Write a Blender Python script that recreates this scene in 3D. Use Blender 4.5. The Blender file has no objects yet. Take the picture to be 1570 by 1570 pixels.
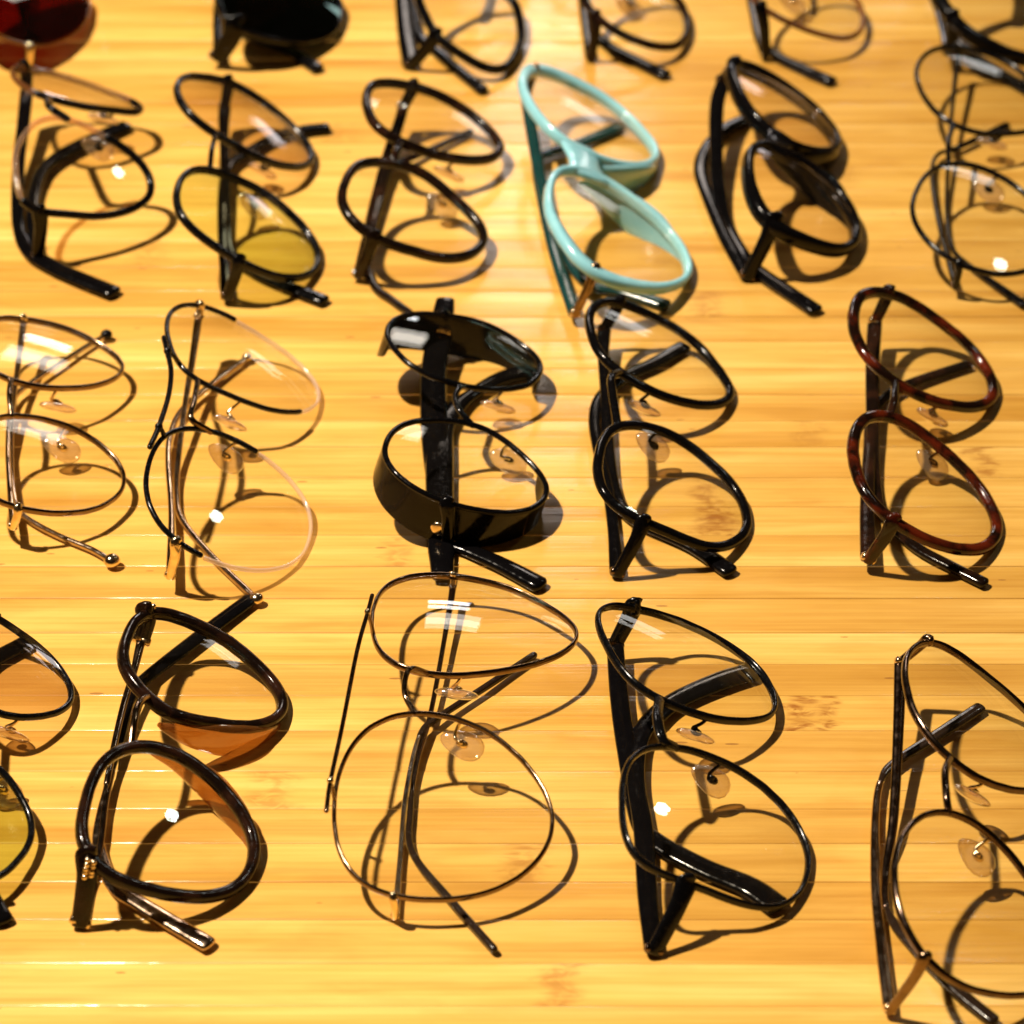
import bpy, bmesh, math, random
from mathutils import Vector, Matrix
random.seed(7)
R = math.radians
MM = 0.001
scn = bpy.context.scene
col = scn.collection

# ------------------------------------------------------------------ camera
cam_d = bpy.data.cameras.new('camera'); cam = bpy.data.objects.new('camera', cam_d); col.objects.link(cam)
cam.location = (0.0, -0.71118, 0.5167)
cam.rotation_euler = (R(54), 0, 0)
cam_d.sensor_width = 36.0; cam_d.sensor_fit = 'HORIZONTAL'
cam_d.lens = 4659.05 / 1570 * 36
cam_d.clip_start = 0.01; cam_d.clip_end = 50
cam_d.dof.use_dof = True
cam_d.dof.focus_distance = 0.812
cam_d.dof.aperture_fstop = 16.0
cam_d.dof.aperture_blades = 0
scn.camera = cam

# ------------------------------------------------------------------ world and lamps (a shop lit by warm spots)
world = bpy.data.worlds.new('World'); scn.world = world; world.use_nodes = True
bg = world.node_tree.nodes['Background']
bg.inputs['Color'].default_value = (1.0, 0.60, 0.26, 1); bg.inputs['Strength'].default_value = 0.018

def area(name, loc, target, size, power, color, shape='DISK', size_y=None, spread=180):
    l = bpy.data.lights.new(name, 'AREA'); l.shape = shape; l.size = size
    if size_y: l.size_y = size_y
    l.energy = power; l.color = color; l.spread = R(spread)
    o = bpy.data.objects.new(name, l); col.objects.link(o); o.location = loc
    o.rotation_euler = (Vector(target) - Vector(loc)).to_track_quat('-Z', 'Y').to_euler()
    return o
# ceiling spot to the left: the one that throws the shadows
area('ceiling_spot', (-1.68, 0.31, 3.43), (0, 0, 0), 0.14, 305, (1.0, 0.86, 0.69))
# second ceiling spot, back right: round glints in the lower lenses
area('right_ceiling_spot', (1.0, 0.95, 1.30), (0, 0.05, 0), 0.10, 1.0, (0.95, 1.0, 0.92))
# low bright shop window far behind: white glints at the top of the upper lenses
area('shop_window', (0.06, 2.3, 0.68), (0, 0, 0), 0.30, 1.7, (1.0, 0.95, 0.98), 'RECTANGLE', 0.11)
# dimmer wall lamp beside it
area('wall_lamp', (0.75, 2.2, 0.34), (0, 0, 0), 0.26, 0.4, (1.0, 0.92, 0.88), 'RECTANGLE', 0.12)
# ceiling strip lamp behind: sheen on the bamboo
area('rear_strip_lamp', (0.12, 2.15, 1.13), (0, 0, 0), 0.46, 3.6, (1.0, 0.86, 0.76), 'RECTANGLE', 0.30)

vs = scn.view_settings
vs.view_transform = 'Standard'; vs.look = 'None'; vs.gamma = 1.0; vs.use_curve_mapping = False
vs.exposure = 0.0
scn.cycles.transparent_max_bounces = 24
scn.cycles.max_bounces = 8; scn.cycles.diffuse_bounces = 3; scn.cycles.glossy_bounces = 4

# ------------------------------------------------------------------ materials
def new_mat(name):
    m = bpy.data.materials.new(name); m.use_nodes = True
    nt = m.node_tree; nt.nodes.clear()
    out = nt.nodes.new('ShaderNodeOutputMaterial')
    return m, nt, out
def nd(nt, t, **kw):
    n = nt.nodes.new(t)
    for k, v in kw.items(): setattr(n, k, v)
    return n
def ramp(nt, fac, stops):
    r = nd(nt, 'ShaderNodeValToRGB'); nt.links.new(fac, r.inputs[0])
    e = r.color_ramp.elements
    while len(e) < len(stops): e.new(0.5)
    for el, (p, c) in zip(e, stops): el.position = p; el.color = (*c, 1) if len(c) == 3 else c
    return r.outputs[0]
def math_n(nt, op, a, b=None, c=None, clamp=False):
    n = nd(nt, 'ShaderNodeMath', operation=op, use_clamp=clamp)
    for i, v in enumerate((a, b, c)):
        if v is None: continue
        if isinstance(v, (int, float)): n.inputs[i].default_value = v
        else: nt.links.new(v, n.inputs[i])
    return n.outputs[0]

def acetate(name, colr, rough=0.12, colr2=None, scale=160, sss=0.0, spec=0.32, coat=0.12):
    m, nt, out = new_mat(name); p = nd(nt, 'ShaderNodeBsdfPrincipled'); nt.links.new(p.outputs[0], out.inputs[0])
    tc = nd(nt, 'ShaderNodeTexCoord')
    no = nd(nt, 'ShaderNodeTexNoise'); no.inputs['Scale'].default_value = scale; no.inputs['Detail'].default_value = 5
    no.inputs['Distortion'].default_value = 0.6
    nt.links.new(tc.outputs['Object'], no.inputs['Vector'])
    if colr2:
        nt.links.new(ramp(nt, no.outputs[0], [(0.46, colr), (0.64, colr2)]), p.inputs['Base Color'])
    else:
        nt.links.new(ramp(nt, no.outputs[0], [(0.3, tuple(v * 0.85 for v in colr)), (0.7, tuple(min(1, v * 1.15) for v in colr))]), p.inputs['Base Color'])
    # fine dust and handling marks in the gloss
    n2 = nd(nt, 'ShaderNodeTexNoise'); n2.inputs['Scale'].default_value = 700; n2.inputs['Detail'].default_value = 4
    nt.links.new(tc.outputs['Object'], n2.inputs['Vector'])
    nt.links.new(ramp(nt, n2.outputs[0], [(0.45, (rough,) * 3), (0.72, (min(1, rough + 0.18),) * 3)]), p.inputs['Roughness'])
    bp = nd(nt, 'ShaderNodeBump'); bp.inputs['Strength'].default_value = 0.04; bp.inputs['Distance'].default_value = 0.0003
    nt.links.new(n2.outputs[0], bp.inputs['Height']); nt.links.new(bp.outputs[0], p.inputs['Normal'])
    p.inputs['Specular IOR Level'].default_value = spec; p.inputs['Coat Weight'].default_value = coat; p.inputs['Coat Roughness'].default_value = 0.05
    if sss: p.inputs['Subsurface Weight'].default_value = sss; p.inputs['Subsurface Radius'].default_value = (0.003, 0.004, 0.004); p.inputs['Subsurface Scale'].default_value = 1
    return m
def metal(name, colr, rough=0.2):
    m, nt, out = new_mat(name); p = nd(nt, 'ShaderNodeBsdfPrincipled'); nt.links.new(p.outputs[0], out.inputs[0])
    p.inputs['Metallic'].default_value = 1
    tc = nd(nt, 'ShaderNodeTexCoord'); no = nd(nt, 'ShaderNodeTexNoise'); no.inputs['Scale'].default_value = 350; no.inputs['Detail'].default_value = 6
    nt.links.new(tc.outputs['Object'], no.inputs['Vector'])
    nt.links.new(ramp(nt, no.outputs[0], [(0.35, tuple(v * 0.75 for v in colr)), (0.65, colr)]), p.inputs['Base Color'])
    nt.links.new(ramp(nt, no.outputs[0], [(0.3, (rough + 0.15,) * 3), (0.6, (rough,) * 3)]), p.inputs['Roughness'])
    return m
def clear(name, tint, gloss_tint=(1, 1, 1), ior=1.55, body=None, body_w=0.0, rough=0.0, boost=1.0):
    """thin clear plastic: tinted see-through, Fresnel gloss, a little milky body"""
    m, nt, out = new_mat(name)
    tr = nd(nt, 'ShaderNodeBsdfTransparent'); tr.inputs[0].default_value = (*tint, 1)
    last = tr.outputs[0]
    if body_w > 0:
        df = nd(nt, 'ShaderNodeBsdfDiffuse'); df.inputs[0].default_value = (*body, 1)
        tl = nd(nt, 'ShaderNodeBsdfTranslucent'); tl.inputs[0].default_value = (*body, 1)
        a = nd(nt, 'ShaderNodeMixShader'); a.inputs[0].default_value = 0.5; nt.links.new(df.outputs[0], a.inputs[1]); nt.links.new(tl.outputs[0], a.inputs[2])
        mx = nd(nt, 'ShaderNodeMixShader'); mx.inputs[0].default_value = body_w
        nt.links.new(last, mx.inputs[1]); nt.links.new(a.outputs[0], mx.inputs[2]); last = mx.outputs[0]
    gl = nd(nt, 'ShaderNodeBsdfGlossy'); gl.inputs['Color'].default_value = (*gloss_tint, 1); gl.inputs['Roughness'].default_value = rough
    # Schlick reflectance, the same on either face of the sheet
    lw = nd(nt, 'ShaderNodeLayerWeight'); lw.inputs[0].default_value = 0.5
    f0 = ((ior - 1) / (ior + 1)) ** 2
    f = math_n(nt, 'MULTIPLY_ADD', math_n(nt, 'POWER', lw.outputs['Facing'], 5.0), (1 - f0), f0)
    f = math_n(nt, 'MULTIPLY', f, boost, clamp=True)
    mx = nd(nt, 'ShaderNodeMixShader'); nt.links.new(f, mx.inputs[0]); nt.links.new(last, mx.inputs[1]); nt.links.new(gl.outputs[0], mx.inputs[2])
    nt.links.new(mx.outputs[0], out.inputs[0])
    return m
def clear_lens(name, tint, gloss=(1, 1, 1), boost=1.0, haze=0.0016):
    """lens: see-through with a faint haze of dust and fingerprints, strongest in smeared patches"""
    m = clear(name, tint, gloss, 1.52, (0.8, 0.75, 0.7), 0.035, 0.004, boost)
    nt = m.node_tree
    mixb = [n for n in nt.nodes if n.type == 'MIX_SHADER' and abs(n.inputs[0].default_value - 0.035) < 1e-4 and not n.inputs[0].is_linked][0]
    tc = nd(nt, 'ShaderNodeTexCoord'); no = nd(nt, 'ShaderNodeTexNoise'); no.inputs['Scale'].default_value = 60; no.inputs['Detail'].default_value = 7; no.inputs['Roughness'].default_value = 0.65
    nt.links.new(tc.outputs['Object'], no.inputs['Vector'])
    vo = nd(nt, 'ShaderNodeTexVoronoi'); vo.inputs['Scale'].default_value = 420; nt.links.new(tc.outputs['Object'], vo.inputs['Vector'])
    sp = math_n(nt, 'LESS_THAN', vo.outputs['Distance'], 0.055)
    sp = math_n(nt, 'MULTIPLY', sp, min(.12, haze * 18))
    hz = ramp(nt, no.outputs[0], [(0.45, (haze * .12,) * 3), (0.8, (haze,) * 3)])
    s = math_n(nt, 'ADD', hz, sp)
    nt.links.new(s, mixb.inputs[0])
    return m

M = {}
M['black'] = acetate('black_acetate', (0.0025, 0.0022, 0.0025), 0.09, spec=0.2, coat=0.05)
M['black_metal'] = acetate('black_lacquered_metal', (0.0025, 0.0025, 0.003), 0.14, spec=0.28, coat=0.05)
M['brown'] = acetate('dark_brown_acetate', (0.006, 0.003, 0.002), 0.10, (0.022, 0.008, 0.004), 120, spec=0.22, coat=0.06)
M['tortoise'] = acetate('tortoiseshell_acetate', (0.007, 0.0025, 0.0015), 0.08, (0.09, 0.011, 0.003), 110, spec=0.3, coat=0.2)
M['turquoise'] = acetate('turquoise_acetate', (0.27, 0.58, 0.66), 0.14, (0.34, 0.67, 0.74), 30, sss=0.5, spec=0.6, coat=0.4)
M['dark_teal'] = acetate('dark_teal_acetate', (0.006, 0.035, 0.034), 0.12)
M['brown_clear'] = acetate('translucent_brown_acetate', (0.10, 0.035, 0.010), 0.10, (0.17, 0.065, 0.02), 60)
M['tip_brown'] = acetate('dark_tip_sleeve', (0.018, 0.010, 0.006), 0.12)
M['gold'] = metal('gold_plated_metal', (0.95, 0.74, 0.46), 0.12)
M['dark_gold'] = metal('dark_antique_gold', (0.25, 0.165, 0.10), 0.11)
M['gunmetal'] = metal('brown_gunmetal', (0.17, 0.115, 0.085), 0.13)
M['bronze'] = metal('polished_bronze_steel', (0.62, 0.46, 0.34), 0.10)
M['silver'] = metal('polished_steel', (0.75, 0.72, 0.70), 0.14)
M['pad'] = clear('clear_silicone_pad', (0.93, 0.88, 0.80), ior=1.45, body=(0.95, 0.86, 0.74), body_w=0.15, rough=0.12, boost=4.0)
_nt = M['pad'].node_tree; _tr = [n for n in _nt.nodes if n.type == 'BSDF_TRANSPARENT'][0]; _lw = nd(_nt, 'ShaderNodeLayerWeight'); _lw.inputs[0].default_value = 0.5
_nt.links.new(ramp(_nt, _lw.outputs['Facing'], [(0.25, (0.96, 0.90, 0.82)), (0.6, (0.72, 0.58, 0.44)), (0.92, (0.22, 0.14, 0.08))]), _tr.inputs[0])
M['nylon'] = clear('polished_lens_edge', (0.95, 0.9, 0.84), ior=1.5, body=(0.95, 0.80, 0.66), body_w=0.40, rough=0.1, boost=1.4)
M['clear_rim'] = clear('clear_acetate', (0.90, 0.74, 0.58), ior=1.5, body=(0.80, 0.64, 0.52), body_w=0.18, rough=0.05, boost=1.3)
M['amber'] = clear('translucent_amber_acetate', (0.86, 0.60, 0.34), ior=1.5, body=(0.42, 0.17, 0.04), body_w=0.42, rough=0.08, boost=1.2)
M['lens'] = clear_lens('clear_lens', (0.988, 0.985, 0.965), (0.95, 1.0, 0.98), 0.7)
M['lens_warm'] = clear_lens('faint_rose_lens', (0.965, 0.935, 0.90), (1.0, 0.95, 1.0), 0.8, 0.003)
M['lens_brown'] = clear_lens('rose_brown_tinted_lens', (0.945, 0.895, 0.845), (1.0, 0.97, 1.0), 1.3, 0.005)
M['lens_green'] = clear_lens('yellow_green_tinted_lens', (0.91, 0.95, 0.77), (0.95, 0.9, 1.0), 1.3)
M['lens_red'] = clear_lens('dark_red_brown_sun_lens', (0.26, 0.035, 0.018), (0.8, 1.0, 0.95), 1.2, 0.004)
M['lens_black'] = clear_lens('black_sun_lens', (0.03, 0.02, 0.022), (0.6, 1.0, 0.95), 1.0, 0.002)

def bamboo():
    m, nt, out = new_mat('lacquered_bamboo'); p = nd(nt, 'ShaderNodeBsdfPrincipled'); nt.links.new(p.outputs[0], out.inputs[0])
    L = nt.links
    tc = nd(nt, 'ShaderNodeTexCoord'); oi = nd(nt, 'ShaderNodeObjectInfo')
    sh = math_n(nt, 'MULTIPLY', oi.outputs['Random'], 37.0)
    cx = nd(nt, 'ShaderNodeCombineXYZ'); L.new(sh, cx.inputs[0]); L.new(sh, cx.inputs[1])
    ad = nd(nt, 'ShaderNodeVectorMath', operation='ADD'); L.new(tc.outputs['Object'], ad.inputs[0]); L.new(cx.outputs[0], ad.inputs[1])
    def streak(sx, sy, scale, detail=4, dist=0.0):
        mp = nd(nt, 'ShaderNodeMapping'); mp.inputs['Scale'].default_value = (sx, sy, 1); L.new(ad.outputs[0], mp.inputs[0])
        n = nd(nt, 'ShaderNodeTexNoise'); n.inputs['Scale'].default_value = scale; n.inputs['Detail'].default_value = detail; n.inputs['Distortion'].default_value = dist
        L.new(mp.outputs[0], n.inputs['Vector']); return n.outputs[0]
    broad = streak(6, 90, 1.0, 3, 0.3)
    fine = streak(14, 900, 1.0, 5)
    mott = streak(22, 110, 1.0, 4, 0.8)
    basec = ramp(nt, broad, [(0.30, BAMBOO[0]), (0.52, BAMBOO[1]), (0.74, BAMBOO[2])])
    def mix(a, b, f, mode='MIX'):
        x = nd(nt, 'ShaderNodeMix', data_type='RGBA', blend_type=mode)
        for sock, v in ((x.inputs[0], f), (x.inputs[6], a), (x.inputs[7], b)):
            if isinstance(v, (int, float)): sock.default_value = v
            elif isinstance(v, tuple): sock.default_value = (*v, 1)
            else: L.new(v, sock)
        return x.outputs[2]
    c = mix(basec, ramp(nt, fine, [(0.35, (0.86, 0.78, 0.66)), (0.6, (1.04, 1.04, 1.04))]), 0.55, 'MULTIPLY')
    c = mix(c, ramp(nt, mott, [(0.38, (0.86, 0.78, 0.66)), (0.55, (1, 1, 1))]), 0.55, 'MULTIPLY')
    tone = ramp(nt, oi.outputs['Random'], [(0.0, (0.83, 0.77, 0.65)), (0.35, (0.96, 0.93, 0.89)), (0.7, (1.0, 1.0, 1.0)), (1.0, (1.08, 1.12, 1.22))])
    c = mix(c, tone, 1.0, 'MULTIPLY')
    # nodes of the cane: brown mottled bands across the strip, where each strip has them
    sx = nd(nt, 'ShaderNodeSeparateXYZ'); L.new(tc.outputs['Object'], sx.inputs[0])
    blot = math_n(nt, 'MULTIPLY_ADD', streak(170, 260, 1.0, 6, 1.6), 0.55, math_n(nt, 'MULTIPLY', streak(28, 520, 1.0, 4, 0.4), 0.45)); wob = streak(9, 240, 1.0, 4, 0.5)
    for key, depth in (('node_a', 1.0), ('node_b', 1.0)):
        at = nd(nt, 'ShaderNodeAttribute', attribute_type='OBJECT', attribute_name=key)
        wd = nd(nt, 'ShaderNodeAttribute', attribute_type='OBJECT', attribute_name=key + '_width')
        stg = nd(nt, 'ShaderNodeAttribute', attribute_type='OBJECT', attribute_name=key + '_strength')
        d = math_n(nt, 'SUBTRACT', sx.outputs[0], at.outputs['Fac'])
        d = math_n(nt, 'ADD', d, math_n(nt, 'MULTIPLY', math_n(nt, 'SUBTRACT', wob, 0.5), 0.016))
        d = math_n(nt, 'DIVIDE', math_n(nt, 'ABSOLUTE', d), wd.outputs['Fac'])
        band = nd(nt, 'ShaderNodeMapRange', interpolation_type='SMOOTHSTEP'); L.new(d, band.inputs[0])
        band.inputs[1].default_value = 0.15; band.inputs[2].default_value = 1.35; band.inputs[3].default_value = 1; band.inputs[4].default_value = 0
        spots = ramp(nt, blot, [(0.44, (1,) * 3), (0.58, (0.12,) * 3)])
        f = math_n(nt, 'MULTIPLY', math_n(nt, 'MULTIPLY', band.outputs[0], spots), stg.outputs['Fac'], clamp=True)
        c = mix(c, (0.34, 0.125, 0.018), f)
    # tiny dark fibre ends and dirt specks
    mp = nd(nt, 'ShaderNodeMapping'); mp.inputs['Scale'].default_value = (75, 330, 1); L.new(ad.outputs[0], mp.inputs[0])
    vo = nd(nt, 'ShaderNodeTexVoronoi'); vo.inputs['Scale'].default_value = 1.0; L.new(mp.outputs[0], vo.inputs['Vector'])
    sc = nd(nt, 'ShaderNodeSeparateColor'); L.new(vo.outputs['Color'], sc.inputs[0])
    sp = math_n(nt, 'MULTIPLY', math_n(nt, 'LESS_THAN', math_n(nt, 'ADD', vo.outputs['Distance'], math_n(nt, 'MULTIPLY', math_n(nt, 'SUBTRACT', mott, 0.5), 0.5)), 0.10), math_n(nt, 'GREATER_THAN', sc.outputs[0], 0.90))
    c = mix(c, (0.22, 0.085, 0.02), math_n(nt, 'MULTIPLY', sp, 0.65))
    L.new(c, p.inputs['Base Color'])
    L.new(ramp(nt, mott, [(0.3, (0.46,) * 3), (0.7, (0.34,) * 3)]), p.inputs['Roughness'])
    p.inputs['Specular IOR Level'].default_value = 0.22
    p.inputs['Coat Weight'].default_value = 0.55; p.inputs['Coat Roughness'].default_value = 0.13
    b = nd(nt, 'ShaderNodeBump'); b.inputs['Strength'].default_value = 0.25; b.inputs['Distance'].default_value = 0.0004
    L.new(math_n(nt, 'ADD', fine, math_n(nt, 'MULTIPLY', broad, 1.5)), b.inputs['Height']); L.new(b.outputs[0], p.inputs['Normal']); L.new(b.outputs[0], p.inputs['Coat Normal'])
    return m
BAMBOO = ((0.59, 0.31, 0.050), (0.75, 0.445, 0.10), (0.86, 0.57, 0.165))
M['bamboo'] = bamboo()
M['glue'] = acetate('dark_glue_line', (0.16, 0.07, 0.02), 0.6, coat=0)

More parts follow.
